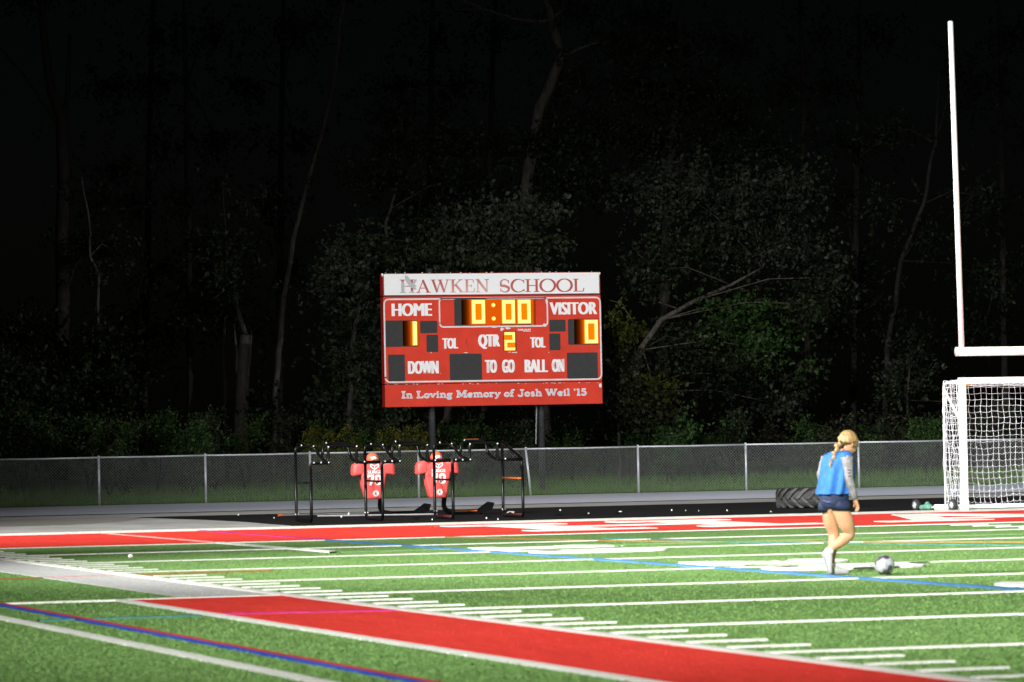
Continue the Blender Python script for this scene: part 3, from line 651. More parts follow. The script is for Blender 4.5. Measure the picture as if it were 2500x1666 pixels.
MB().box((.062, -.02, GH-.155), (.17, .03, GH-.121)).build('warning_label', mat('orange label', (.55, .25, .03), .6), sg)
def net(pfun, nu, nv, name='net', r=.0033, sag=.02):
    mb = MB(); st = 2
    for i in range(nu+1):
        mb.tube([pfun(i/nu, j/(nv*st), i, j/st) for j in range(nv*st+1)], r, 4, cap=False)
    for j in range(nv+1):
        mb.tube([pfun(i/(nu*st), j/nv, i/st, j) for i in range(nu*st+1)], r, 4, cap=False)
    return mb.build(name, M['net'], sg)
def wob(i, j, a=.02): return Vector((mnoise.noise((i*.55, j*.55, 1)), mnoise.noise((i*.55, j*.55, 7)), mnoise.noise((i*.55, j*.55, 13))))*a
def pback(u, v, i, j):
    bl_ = .10*math.sin(math.pi*u*3.3)*v+.12*v*math.sin(math.pi*v)
    q = Vector((u*GW+.02+.14*v*(1-u), GD-.03+bl_+.03*v, (GH-.10)*(1-v)+.03+.02*math.sin(u*40)*v-.012*math.sin(math.pi*((i) % 1))*3*v)); q += wob(i, j, .028); return q
net(pback, 61, 21)
def ptop(u, v, i, j): return Vector((u*GW, .06+v*(GD-.1), GH-.04-.06*v-.09*math.sin(math.pi*v)*math.sin(math.pi*min(1, u*14)*.5)))+wob(i, j, .02)
net(ptop, 61, 10)
for s_ in (0, GW):
    def pside(u, v, i, j, s_=s_): return Vector((s_+.05*math.sin(math.pi*u)*v*(-1 if s_ == 0 else 1), .05+u*(GD-.05+.06*math.sin(math.pi*v)), (GH-.1)*(1-v)+.05))+wob(i+3, j, .045)
    net(pside, 10, 21)

# ------------------------------------------------------------------ wheels and bundle beside the goal
wd = thing('goal_dolly', 'small two wheeled goal dolly with green bags lying beside the goal foot', 'dolly', (20.72, 11.62, 0))
yaw = math.atan2(-.5, .5)
ax = np.array([.42, -.82, 0]); axn = np.array([math.cos(YAW), -math.sin(YAW), 0])*.86+np.array([math.sin(YAW), math.cos(YAW), 0])*.5; axd = ax/np.linalg.norm(ax); side = np.array([-axn[1], axn[0], 0]); up = np.array([0, 0, 1.0])
def wheel(c, parent):
    c = np.array(c, float); rad = .108; mb = MB(); rings = []
    prof = [(-.042, .062), (-.045, .085), (-.038, .102), (-.015, .108), (.015, .108), (.038, .102), (.045, .085), (.042, .062)]
    for d_, r_ in prof: rings.append([c+axn*d_+r_*(side*math.cos(2*math.pi*k/24)+up*math.sin(2*math.pi*k/24)) for k in range(24)])
    mb.loft(rings, cap=False); o = mb.build('wheel', M['tyre'], parent, True)
    mb = MB(); rings = []
    for d_, r_ in ((.04, .063), (-.034, .066), (-.043, .062), (-.036, .05), (-.03, .03), (-.045, .022), (-.047, .006)): rings.append([c+axn*d_+r_*(side*math.cos(2*math.pi*k/20)+up*math.sin(2*math.pi*k/20)) for k in range(20)])
    mb.loft(rings); mb.build('rim', M['galv'], o, True)
    for k in range(4):
        a = math.pi*k/2+.5; q = c-axn*.040+.045*(side*math.cos(a)+up*math.sin(a)); MB().ell(q, [side*.011, up*.011, axn*.006], 8, 4).build('rim_hole', M['black_paint'], o)
wheel((0, 0, .108), wd); c2 = ax*1.0; wheel((c2[0], c2[1], .108), wd)
MB().tube([(0, 0, .06), (c2[0], c2[1], .06)], .016, 8).build('axle', M['white_dirty'], wd)
p1 = ax*.5; p2 = ax*.86; mb = MB()
mb.tube([p1+up*.062, p2+up*.062], .055, 4); mb.build('foot_bar', M['white_paint'], wd)
M['green_bag'] = mat('green cloth bag', (.10, .24, .19), .8, var=(12, .35), bump=(20, .5))
for k, (t_, rr, dz, s1) in enumerate(((.17, .062, .06, 1.1), (.26, .075, .075, 1.2), (.36, .07, .07, 1.0), (.28, .045, .135, 1.1))):
    q = ax*t_-side*.03*(k % 2)+up*dz
    tag(MB().ell((wd.location[0]+q[0], wd.location[1]+q[1], q[2]), [axn*rr*s1, side*rr, up*rr*.85], 10, 7).build('green_bag', M['green_bag'], None, True),
        ['small green cloth bag touching the left dolly wheel', 'large green cloth bag, second from the left dolly wheel', 'green cloth bag next to the white foot bar', 'small green cloth bundle lying on top of the other green bags'][k], 'bag', 'green bags on the dolly axle')

# ------------------------------------------------------------------ tractor tyre lying flat
TC = gnd(1982, 1239.5); tw = .42; tr = .70
ty = thing('tractor_tyre', 'large black tractor tyre lying flat on the rubber pad behind the player', 'tyre', (TC[0], TC[1], 0))
mb = MB(); rings = []
prof = [(.40, .05), (.52, .01), (.62, .02), (.675, .07), (.69, .15), (.69, tw-.15), (.675, tw-.07), (.62, tw-.02), (.52, tw-.01), (.40, tw-.05), (.37, tw-.09), (.40, tw*.5), (.37, .09)]
for r_, z in prof+[prof[0]]: rings.append([(r_*math.cos(2*math.pi*k/48), r_*math.sin(2*math.pi*k/48), z) for k in range(48)])
mb.loft(rings, cap=False); mb.build('carcass', M['tyre'], ty, True)
for k in range(20):
    for s_ in (0, 1):
        a0 = 2*math.pi*(k+.5*s_)/20; mb = MB(); vs = []
        for q in (0, .5, 1):
            zc = (tw*.54-q*tw*.52) if s_ == 0 else (tw*.46+q*tw*.52); a = a0+(.30*q**1.2)
            for dr in (.675, .735-.02*(q == 1)):
                for da in (-.050-.012*q, .050+.012*q): vs.append((dr*math.cos(a+da), dr*math.sin(a+da), min(max(zc, .012), tw-.012)))
        fs = []
        for q in (0, 1):
            o = q*4; fs += [(o+2, o+3, o+7, o+6), (o, o+4, o+5, o+1), (o, o+2, o+6, o+4), (o+1, o+5, o+7, o+3)]
        fs += [(0, 1, 3, 2), (8, 10, 11, 9)]
        mb.add(vs, fs); mb.build('tread_lug', M['lug'], ty)

# ------------------------------------------------------------------ blocking chute (black tube cage)
ch = thing('blocking_chute', 'black tubular steel blocking chute standing in front of the red dummies', 'training frame', (9.62, 16.1, 0))
DV = np.array([-.22, -2.08, 0]); US = 1.395; TR_ = .030
def cp(u, v, z): q = np.array([u, 0, 0])+DV*v; return (q[0], q[1], z)
def tb(name, pts, rad=.12, r=TR_, m=None): return MB().tube(fillet(pts, rad, 5), r, 8).build(name, m or M['black_paint'], ch, True)
def bolt(q, r=.017): MB().ell(q, [(r, 0, 0), (0, r, 0), (0, 0, r)], 6, 4).build('bolt', M['bolt'], ch, True)
ZF, ZR, ZA, ZB, ZV = 1.13, 1.44, 1.455, 1.50, 1.20
for i in range(4):
    u = US*i
    zr = ZR if i < 3 else 1.49
    tb('side_frame', [cp(u, 0, zr-.02 if i == 3 else zr-.14), cp(u, 0, TR_), cp(u, 1, TR_), cp(u, 1, ZF-.14)], .14)
    MB().tube([cp(u, .02, .76), cp(u, .98, .76)], .018, 8).build('side_brace', M['black_paint'] if i < 3 else M['orange_paint'], ch, True)
    MB().tube([cp(u+.0, .25, TR_*2+.012), cp(u+.0, .92, TR_*2+.012)], .008, 6).build('runner_scuff', M['rust'] if i > 1 else M['black_paint'], ch)
    for q in ((cp(u-.02, -.01, .14)), (cp(u+.03, -.01, .14)), cp(u, -.02, .70), cp(u, .985, ZF-.10)): bolt((q[0], q[1]-.032, q[2]))
    if i < 3:
        # rear head bar, dropping forward to the front rail
        tb('head_bar', [cp(u, 0, ZR-.15), cp(u, 0, ZR), cp(u+.37, 0, ZR), cp(u+.49, .12, ZV), cp(u+.36, .98, ZF)], .12)
        tb('front_arch', [cp(u, 1, ZF-.15), cp(u, 1, ZF), cp(u+.35, 1, ZF), cp(u+.35, 1, ZA), cp(u+.90, 1, ZA), cp(u+.90, 1, ZF), cp(u+US-.03, 1, ZF)], .10)
        tb('rear_arch', [cp(u+.50, .10, ZV), cp(u+.55, .05, ZB), cp(u+1.02, .05, ZB), cp(u+1.08, .10, ZV), cp(u+.92, .97, ZF)], .10)
        for q in ((u+.12, 0, ZR+.02), (u+.36, 0, ZR), (u+.60, .05, ZB), (u+.06, 1, ZF), (u+.2, 1, ZF), (u+.35, 1, ZA-.03), (u+.90, 1, ZA-.03), (u+1.05, 1, ZF), (u+.35, 1, ZF), (u+.52, .08, ZV+.05)):
            z = cp(*q); bolt((z[0], z[1]-.03, z[2]+.012))
    else:
        tb('head_bar', [cp(u, 0, ZR+.03), cp(u, 1, ZF), cp(u-.02, 1, ZF-.2)], .12)
    if i == 3:
        MB().tube([cp(u-.78, .05, ZB+.024), cp(u-.50, .05, ZB+.024)], .010, 6).build('arch_scuff', M['orange_paint'], ch)

# ------------------------------------------------------------------ tackling dummies on sled arms
def dummy(i, px):
    base = gnd(px, 1262-.0305*(px-935))
    Y = 18.7; c = atY(px-22, 1190, Y); X0 = c[0]
    dl = ['red football dummy with a facing helmet, nearest the left end of the chute', 'red football dummy below the scoreboard post, right of the other dummy'][i]
    d = thing('tackling_dummy', dl, 'dummy', (X0, Y, 0), 'red tackling dummies on sled arms')
    z0, z1 = .36, 1.28; mb = MB(); rings = []
    # torso block: width tapers down, depth .3, side turned slightly
    for z, hw, hd in ((z0, .165, .11), (z0+.04, .185, .125), (.62, .225, .135), (.88, .27, .14), (.96, .28, .14), (1.04, .285, .14), (1.085, .25, .12), (1.10, .12, .09)):
        pts = fillet([(-hw, -hd), (hw, -hd), (hw, hd), (-hw, hd)], .05, 3, True)
        rings.append([(a+.015*math.sin(7*z), b, z) for a, b in pts])
    mb.loft(rings); body = mb.build('torso', M['pad_red'], d, True)
    for s_ in (-1, 1):
        mb = MB(); rings = []
        for x, zt, zb, hd in ((.17, 1.10, .87, .135), (.27, 1.105, .86, .14), (.35, 1.09, .835, .135), (.41, 1.06, .82, .125), (.43, 1.02, .85, .10)):
            pts = fillet([(-hd, zb), (hd, zb), (hd, zt), (-hd, zt)], .045, 3, True)
            rings.append([(s_*(x+.05*(zt-z)), y, z+.01*math.sin(20*x)) for y, z in pts])
        if s_ > 0: rings = [r_[::-1] for r_ in rings]
        mb.loft(rings); mb.build('shoulder', M['pad_red'], d, True)
        MB().ell((s_*.26, -.01, 1.098), [(.13, 0, -.012*s_), (0, .11, 0), (0, 0, .016)], 12, 5).build('shoulder_top', M['pad_orange'], d, True)
    MB().ell((0, 0, 1.175), [(.125, 0, 0), (0, .14, 0), (0, 0, .125)], 16, 10).build('helmet', M['pad_orange'], d, True)
    MB().tube([(-.06, -.13, 1.17), (0, -.15, 1.19), (.06, -.13, 1.17)], .035, 8).build('face_opening', M['print_white'], d, True)
    # prints on the front
    fr = lambda dd: (lambda a, b, q: (a, -dd-q, b))
    sh = [(-.075, 1.105), (.075, 1.105), (.085, 1.02), (0, .955), (-.085, 1.02)]
    mb = MB(); ribbon(mb, sh+[sh[0], sh[1]], .022, fr(.142), 0, .004); ribbon(mb, [(-.08, 1.06), (.0, 1.03), (.08, 1.06)], .020, fr(.142), 0, .0045)
    ribbon(mb, [(0, .96), (0, 1.03)], .018, fr(.142), 0, .005); mb.build('helmet_print', M['print_white'], d)
    sans('chest_print', 'SURGE', -.15, .15, .875, .938, fr(.1435), 0, .003, M['print_white'], d, 0.0)
    write('chest_number', '70', BLOCK, -.155, .155, .64, .855, fr(.139), 0, .006, M['print_white'], d)
    mb = MB(); ribbon(mb, arc(.02, .475, .056, .056, 0, 360, 20), .012, fr(.129), 0, .004); mb.prism([(.02+.045*math.cos(k*.52), .475+.045*math.sin(k*.52)) for k in range(12)], fr(.129), -.01, .001)
    mb.build('round_badge', M['print_white'], d)
    sans('badge_letter', 'R', -.002, .042, .448, .502, fr(.129), 0, .004, M['pad_red'], d, .03)
    # spring arm and skid
    tb2 = MB(); path = fillet([(.20, .17, .86), (.24, .26, .5), (.20, .30, .10), (.52, .36, .045), (1.05, .42, .05)], .22, 6)
    tb2.tube(path, [.035]*3+[.05]*(len(path)-3), 10); tb2.build('spring_arm', M['black_paint'], d, True)
    MB().tube([(.24, .16, .80), (.28, .16, .80)], .075, 18).build('pivot_disc', M['galv'], d, True)
    MB().tube([(.17, .12, .80), (.24, .18, .80)], .035, 8).build('pivot_arm', M['black_paint'], d, True)
    sk = MB(); sk.prism([(.30, .02), (.95, .02), (1.25, .10), (1.30, .24), (1.20, .26), (.95, .09), (.30, .06)], lambda a, b, q: (a, .42+q, b-.015), -.10, .10); sk.build('skid', M['black_paint'], d)
    MB().box((.36, .30, .062), (.92, .318, .085)).build('skid_edge', M['orange_paint'] if i else M['black_paint'], d)
dummy(0, 933); dummy(1, 1089)

# rods, bottle and litter on the pad
a = gnd(681, 1262); b_ = gnd(900, 1256.5)
tag(off(MB().tube([(a[0], a[1], .03), (b_[0], b_[1], .03)], .02, 8), a).build('training_pole', [M['alu']]), 'thin metal pole with an orange tip lying on the black pad', 'pole').location = tuple(a)
o = bpy.data.objects['training_pole']
d_ = (b_-a)/np.linalg.norm(b_-a); MB().tube([(-d_*.02+np.array([0, 0, .03])), (d_*.08+np.array([0, 0, .03]))], .023, 8).build('pole_tip', M['orange_paint'], o)
a = gnd(775, 1264); b_ = gnd(1068, 1259.5)
tag(off(MB().tube([(a[0], a[1], .03), (b_[0], b_[1], .03)], .02, 8), a).build('steel_rail', [M['alu']]), 'long bare metal rail lying under the chute frames', 'rail').location = tuple(a)
q = gnd(851.5, 1261.5)
bt = thing('drink_bottle', 'white plastic bottle standing on the black pad inside the chute', 'bottle', q)
mb = MB(); mb.loft([[(r_*math.cos(2*math.pi*k/12), r_*math.sin(2*math.pi*k/12), z) for k in range(12)] for r_, z in ((.018, 0), (.02, .006), (.02, .055), (.013, .068), (.009, .073))]); mb.build('bottle_body', M['white_paint'], bt, True)
MB().tube([(0, 0, .071), (0, 0, .085)], .010, 10).build('cap', M['print_white'], bt)
lit = [(1247, 1254, .20), (1515, 1253, .10), (1437, 1257, .07), (1367, 1249, .05), (1640, 1249, .04), (1674, 1250, .04), (1706, 1251, .04), (1775, 1249, .05), (1882, 1253, .06), (833, 1265, .05), (670, 1268, .04), (582, 1260, .04), (1188, 1269, .04), (1055, 1272, .03), (1216, 1271, .04)]
for i, (x, y, s_) in enumerate(lit):
    s_ *= .55
    q = gnd(x, y); mb = MB(); k = 6
    pts = [(s_*random.uniform(.5, 1)*math.cos(2*math.pi*j/k), s_*.6*random.uniform(.5, 1)*math.sin(2*math.pi*j/k), random.uniform(.005, .04)) for j in range(k)]
    mb.add(pts+[(0, 0, .045)], [(j, (j+1) % k, k) for j in range(k)]+[tuple(range(k-1, -1, -1))])
    o = mb.build('paper_scrap', M['litter']); o.location = tuple(q)
    tag(o, 'large crumpled white scrap between the last chute legs' if i == 0 else 'crumpled white paper scrap on the pad in front of the lettered end zone' if i == 1 else 'tiny white scrap of litter on the black rubber pad', 'litter', None if i < 2 else 'scraps of litter on the pad')
q = gnd(318.5, 1364)
tag(MB().ell((0, 0, .032), [(.036, 0, 0), (0, .036, 0), (0, 0, .032)], 14, 9).build('practice_ball', M['white_paint'], None, True), 'tiny white ball lying alone on the turf near the goal line', 'ball').location = tuple(q)

# ------------------------------------------------------------------ soccer ball: 32 stitched panels
BC = gnd(2160, 1404.5); BR_ = .109
sb = thing('soccer_ball', 'white and black soccer ball on the turf in front of the player', 'ball', (BC[0], BC[1], BR_))
ph = (1+5**.5)/2
IV = [np.array(q, float) for q in [(-1,ph,0),(1,ph,0),(-1,-ph,0),(1,-ph,0),(0,-1,ph),(0,1,ph),(0,-1,-ph),(0,1,-ph),(ph,0,-1),(ph,0,1),(-ph,0,-1),(-ph,0,1)]]
IF = [(0,11,5),(0,5,1),(0,1,7),(0,7,10),(0,10,11),(1,5,9),(5,11,4),(11,10,2),(10,7,6),(7,1,8),(3,9,4),(3,4,2),(3,2,6),(3,6,8),(3,8,9),(4,9,5),(2,4,11),(6,2,10),(8,6,7),(9,8,1)]
rot = np.array(Matrix.Rotation(.5, 3, 'X') @ Matrix.Rotation(.8, 3, 'Z') @ Matrix.Rotation(.35, 3, 'Y'))
M['ball_white'] = mat('white ball skin', (.30, .31, .34), .5, var=(14, .4)); M['ball_black'] = mat('black ball print', (.05, .045, .05), .45)
polys = []
for f in IF:
    ring = []
    for a, b_ in ((0, 1), (1, 2), (2, 0)):
        A, B = IV[f[a]], IV[f[b_]]; ring += [A*2/3+B/3, A/3+B*2/3]
    polys.append(ring)
for i, v in enumerate(IV):
    nb = [j for j in range(12) if 1.9 < np.linalg.norm(IV[j]-v) < 2.1]
    pts = [v*2/3+IV[j]/3 for j in nb]; n_ = v/np.linalg.norm(v); e = pts[0]-v; e -= n_*np.dot(e, n_); g = np.cross(n_, e)
    pts.sort(key=lambda q: math.atan2(np.dot(q-v, g), np.dot(q-v, e))); polys.append(pts)
Rc = np.array([math.cos(YAW), -math.sin(YAW), 0]); Fc = np.array([math.sin(YAW), math.cos(YAW), 0]); Zc = np.array([0, 0, 1.0])
darkdirs = [-.1*Rc-.75*Fc-.65*Zc, -.62*Rc-.55*Fc+.45*Zc, -.9*Rc-.4*Fc+.05*Zc, .6*Rc-.6*Fc-.35*Zc, -.2*Rc-.5*Fc+.85*Zc, .1*Rc-.6*Fc-.8*Zc, -.6*Rc-.4*Fc-.7*Zc, .1*Rc+.9*Fc, .6*Rc+.5*Fc+.5*Zc]
darkdirs = [q/np.linalg.norm(q) for q in darkdirs]
cens = [rot @ np.mean(pl, axis=0) for pl in polys]; cens = [c/np.linalg.norm(c) for c in cens]
dark = {max(range(32), key=lambda k: float(np.dot(cens[k], q))) for q in darkdirs}
for k, pl in enumerate(polys):
    P = [rot @ q for q in pl]; c = np.mean(P, axis=0); mb = MB(); n_ = len(P); vs = [c]; rr = [BR_]
    for t_, r_ in ((.5, BR_), (.88, BR_), (.985, BR_*.985)):
        vs += [c+(q-c)*t_ for q in P for _ in (0,)]; rr += [r_]*n_
    vs = [q/np.linalg.norm(q)*r_ for q, r_ in zip(vs, rr)]
    fs = [(0, 1+j, 1+(j+1) % n_) for j in range(n_)]
    for L_ in (0, 1): fs += [(1+L_*n_+j, 1+(L_+1)*n_+j, 1+(L_+1)*n_+(j+1) % n_, 1+L_*n_+(j+1) % n_) for j in range(n_)]
    mb.add(vs, fs); me = mb.mesh('panel', M['ball_black'] if k in dark else M['ball_white'], True)
    bm = bmesh.new(); bm.from_mesh(me); bmesh.ops.recalc_face_normals(bm, faces=bm.faces)
    for f in bm.faces:
        if f.normal.dot(f.calc_center_median()) < 0: f.normal_flip()
    bm.to_mesh(me); bm.free(); link('panel', me, sb)

# ------------------------------------------------------------------ the player
PB = gnd(2035, 1405); PS = 227.0
def pp(x, y, d=0.0):
    dx = (x-2035)/PS; z = (1405-y)/PS-.0192*dx; r_ = dx+.0192*z
    return Rc*r_+Fc*d+Zc*max(z, 0.0)
pl = thing('person', 'player in blue training bib, navy shorts and white shoes stepping towards the ball', 'person', (PB[0], PB[1], 0))
def skin_mesh(name, joints, edges, root, m, parent, sub=2):
    me = bpy.data.meshes.new(name); idx = {k: i for i, k in enumerate(joints)}
    me.from_pydata([tuple(joints[k][0]) for k in joints], [(idx[a], idx[b]) for a, b in edges], [])
    me.materials.append(m); o = link(name, me, parent); md = o.modifiers.new('skin', 'SKIN')
    md.use_smooth_shade = True; md.branch_smoothing = .6
    for i, k in enumerate(joints):
        r_ = joints[k][1]; sv = me.skin_vertices[0].data[i]; sv.radius = (r_, r_) if np.isscalar(r_) else r_; sv.use_root = (k == root)
    s_ = o.modifiers.new('sub', 'SUBSURF'); s_.levels = sub; s_.render_levels = sub
    return o
M['skin'] = mat('skin', (.45, .24, .13), .55, var=(5, .14)); M['skin'].node_tree.nodes['Principled BSDF'].inputs['Subsurface Weight'].default_value = .08
M['bib'] = mat('blue mesh bib', (.016, .115, .40), .8, var=(9, .3), bump=(9, .9))
M['sleeve'] = mat('grey marl sleeve', (.20, .19, .195), .85, var=(18, .35), bump=(30, .4))
M['shorts'] = mat('navy shorts', (.009, .017, .055), .8, var=(9, .3), bump=(12, .3))
M['shoe'] = mat('white shoe', (.44, .44, .45), .5, var=(14, .12)); M['sole'] = mat('grey sole', (.30, .30, .31), .7)
M['hair'] = mat('blonde hair', (.30, .19, .075), .5, var=(30, .5), bump=(40, .5), vscale=(1, 1, .3))
M['sock'] = mat('white sock', (.72, .70, .66), .8)
J = {'pelvis': (pp(2038, 1222, 0), .125), 'waist': (pp(2038, 1180, 0), .108), 'chest': (pp(2042, 1140, .0), .125), 'upper': (pp(2048, 1114, .0), .105),
     'neck': (pp(2059, 1100, .01), .046), 'jaw': (pp(2080, 1093, .035), .074), 'head': (pp(2077, 1079, .03), .102), 'crown': (pp(2075, 1067, .02), .094), 'top': (pp(2073, 1059, .02), .05),
     'chin': (pp(2088, 1104, .06), .030), 'nose': (pp(2099, 1089, .09), .013),
     'shR': (pp(2065, 1116, -.135), .062), 'elR': (pp(2069, 1166, -.17), .043), 'wrR': (pp(2086, 1217, -.13), .028), 'palmR': (pp(2090, 1229, -.12), (.036, .022)),
     'shL': (pp(2023, 1117, .14), .06), 'elL': (pp(2008, 1162, .17), .043), 'wrL': (pp(2030, 1202, .30), .028), 'palmL': (pp(2038, 1212, .34), (.036, .022)),
     'hpR': (pp(2050, 1238, -.06), .098), 'thR': (pp(2065, 1271, -.02), .102), 'knR': (pp(2077, 1305, .05), .068), 'caR': (pp(2054, 1322, .0), .064), 'shinR': (pp(2036, 1334, -.03), .044), 'anR': (pp(2023, 1347, -.05), .036),
     'hpL': (pp(2024, 1238, .07), .092), 'thL': (pp(2028, 1270, .10), .092), 'knL': (pp(2039, 1304, .14), .062), 'caL': (pp(2036, 1332, .11), .060), 'shinL': (pp(2033, 1358, .09), .040), 'anL': (pp(2032, 1384, .09), .034)}
Eg = [('pelvis', 'waist'), ('waist', 'chest'), ('chest', 'upper'), ('upper', 'neck'), ('neck', 'jaw'), ('jaw', 'head'), ('head', 'crown'), ('crown', 'top'), ('jaw', 'chin'), ('head', 'nose'),
      ('upper', 'shR'), ('shR', 'elR'), ('elR', 'wrR'), ('wrR', 'palmR'), ('upper', 'shL'), ('shL', 'elL'), ('elL', 'wrL'), ('wrL', 'palmL'),
      ('pelvis', 'hpR'), ('hpR', 'thR'), ('thR', 'knR'), ('knR', 'caR'), ('caR', 'shinR'), ('shinR', 'anR'), ('pelvis', 'hpL'), ('hpL', 'thL'), ('thL', 'knL'), ('knL', 'caL'), ('caL', 'shinL'), ('shinL', 'anL')]
for side_, pc, fwd in (('R', J['palmR'][0], np.array(J['palmR'][0])-np.array(J['wrR'][0])), ('L', J['palmL'][0], np.array(J['palmL'][0])-np.array(J['wrL'][0]))):
    fwd = fwd/np.linalg.norm(fwd); lat = Fc*.75-Rc*.4; lat -= fwd*np.dot(lat, fwd); lat /= np.linalg.norm(lat); curl = np.cross(lat, fwd)
    if np.dot(curl, Rc) > 0: curl = -curl
    for k in range(4):
        b0 = pc+lat*(.024-.016*k)+fwd*.03; ln = (.040, .045, .042, .034)[k]
        J[f'f{side_}{k}a'] = (b0, .0095); J[f'f{side_}{k}b'] = (b0+fwd*ln*.75+curl*.012, .0085); J[f'f{side_}{k}c'] = (b0+fwd*ln*1.15+curl*.034, .007)
        Eg += [(f'palm{side_}', f'f{side_}{k}a'), (f'f{side_}{k}a', f'f{side_}{k}b'), (f'f{side_}{k}b', f'f{side_}{k}c')]
    J[f't{side_}a'] = (pc+lat*.038+fwd*.008+curl*.012, .0105); J[f't{side_}b'] = (pc+lat*.045+fwd*.036+curl*.024, .0085)
    Eg += [(f'palm{side_}', f't{side_}a'), (f't{side_}a', f't{side_}b')]
skin_mesh('body', J, Eg, 'pelvis', M['skin'], pl)
def ringat(c, a, b_, n=20, fold=0.0, ph_=0.0, ax1=None, ax2=None):
    # horizontal ring: a along the shoulder axis, b_ along the facing axis
    sh_ = Rc*.64-Fc*.77 if ax1 is None else ax1; fa = Rc*.77+Fc*.64 if ax2 is None else ax2; out = []
    for k in range(n):
        t_ = 2*math.pi*k/n; f_ = 1+fold*(.9*(.5-abs(math.sin(3.5*t_+ph_)))+.5*math.sin(9*t_+2.3*ph_+1))
        cs, sn = math.cos(t_), math.sin(t_); cs = math.copysign(abs(cs)**.85, cs); sn = math.copysign(abs(sn)**.85, sn)
        out.append(np.array(c)+sh_*a*f_*cs+fa*b_*f_*sn)
    return out
N = 36; rings = []
for x, y, a, b_, fo in ((2053, 1099, .075, .070, 0), (2051, 1102, .125, .085, 0), (2046, 1108, .175, .105, .01), (2046, 1118, .195, .140, .04), (2047, 1135, .192, .168, .09), (2046, 1155, .195, .182, .13), (2043, 1178, .20, .182, .16), (2039, 1196, .205, .182, .18), (2037, 1207, .207, .182, .20)):
    rings.append(ringat(pp(x, y, 0), a, b_, N, fo, y*.004))
rings.append([q*.97+np.mean(rings[-1], axis=0)*.03+Zc*.01 for q in rings[-1]])
mb = MB(); mb.loft(rings, cap=False); o = mb.build('bib', M['bib'], pl, True)
o.modifiers.new('sub', 'SUBSURF').render_levels = 1
MB().box((0, 0, 0), (.001, .001, .001)) 
# shirt: collar ring and two sleeves
def sleeve(keys, rad, name='sleeve', m=None):
    pts = []; rr = []
    for i in range(len(keys)-1):
        A, B = np.array(J[keys[i]][0]), np.array(J[keys[i+1]][0])
        for t_ in np.linspace(0, 1, 7)[:-1]:
            pts.append(A*(1-t_)+B*t_); r0 = rad[i]*(1-t_)+rad[i+1]*t_; rr.append(r0*(1+.05*math.sin(len(pts)*2.3)))
    pts.append(np.array(J[keys[-1]][0])); rr.append(rad[-1])
    P2 = [pts[0]]+[(pts[i-1]+2*pts[i]+pts[i+1])/4 for i in range(1, len(pts)-1)]+[pts[-1]]
    return MB().tube(P2, rr, 14).build(name, m or M['sleeve'], pl, True)
sR = sleeve(('shR', 'elR', 'wrR'), (.074, .054, .036)); sleeve(('shL', 'elL', 'wrL'), (.074, .054, .036))
M['sleeve_print'] = mat('dark sleeve print', (.05, .05, .055), .8)
A, B = np.array(J['shR'][0]), np.array(J['elR'][0])
for k in range(5):
    c = A+(B-A)*(.30+.15*k)-Fc*.058+Rc*.012; MB().ell(c, [Rc*.020+Fc*.004, Zc*.0075, Fc*.006], 8, 4).build('sleeve_print', M['sleeve_print'], sR)
# shorts
mb = MB(); leg = lambda ks: None
wr = [ringat(pp(2036, 1200, 0), .165, .140, 24), ringat(pp(2036, 1212, 0), .166, .142, 24, .012), ringat(pp(2037, 1226, 0), .155, .138, 24, .015), ringat(pp(2038, 1238, 0), .130, .120, 24, .02), ringat(pp(2038, 1243, 0), .06, .06, 24, .02)]
mb.loft(wr)
for c1, c2_, w2 in (((2047, 1222, -.05), (2054, 1246, -.035), .101), ((2026, 1222, .06), (2021, 1251, .085), .088)):
    mid_ = tuple((a_+b_)/2 for a_, b_ in zip(c1, c2_))
    tl = Rc*.12*(-1 if w2 < .095 else 1)
    mb.loft([ringat(pp(*c1), .10, .105, 20, .02), ringat(pp(*mid_), .104, .112, 20, .03), ringat(pp(*c2_), w2, w2, 20, .035, 1), ringat(pp(c2_[0], c2_[1]-1.5, c2_[2]), w2*.95, w2*.95, 20, .035, 1)])
sh = mb.build('shorts', M['shorts'], pl, True)
mb = MB(); c = pp(2018, 1222, -.12); ribbon(mb, [(-.05, .01), (.0, -.012), (.05, -.006)], .016, lambda a, b, q: tuple(c+Rc*a+Zc*b-Fc*q), .0, .02); mb.build('pocket_trim', mat('faded navy piping', (.07, .09, .20), .8), sh)
# shoes
def shoe(heel, toe, up_, w_, name='shoe'):
    heel, toe = np.array(heel), np.array(toe); f_ = toe-heel; L_ = np.linalg.norm(f_); f_ /= L_; u_ = np.array(up_, float); u_ -= f_*np.dot(u_, f_); u_ /= np.linalg.norm(u_); s_ = np.cross(f_, u_)
    rings = []; rs = []
    for t_, hw, hh in ((0, .026, .075), (.07, .034, .095), (.25, .036, .098), (.45, .036, .078), (.65, .043, .058), (.85, .040, .046), (.96, .028, .036), (1.0, .012, .022)):
        c = heel+f_*L_*t_
        rings.append([c+s_*hw*math.cos(a)*(1 if math.sin(a) < 0 else .82)+u_*(.012+hh*(.5+.5*math.sin(a))) for a in [2*math.pi*k/16 for k in range(16)]])
        rs.append([c+s_*(hw+.004)*math.cos(a)+u_*(.012+.012*math.sin(a)) for a in [2*math.pi*k/12 for k in range(12)]])
    o = MB().loft(rings).build(name, M['shoe'], pl, True); MB().loft(rs).build('sole', M['sole'], o, True)
    for k in range(3):
        c = heel+f_*L_*(.38+.10*k)+u_*(.086-.013*k); MB().tube([c-s_*.026, c+u_*.006, c+s_*.026], .004, 5).build('lace', M['sole'], o)
    return o
fL = Rc*.88+Fc*.47
hl = pp(2027, 1404, .06); shoe(hl, hl+fL*.245, Zc, 1)
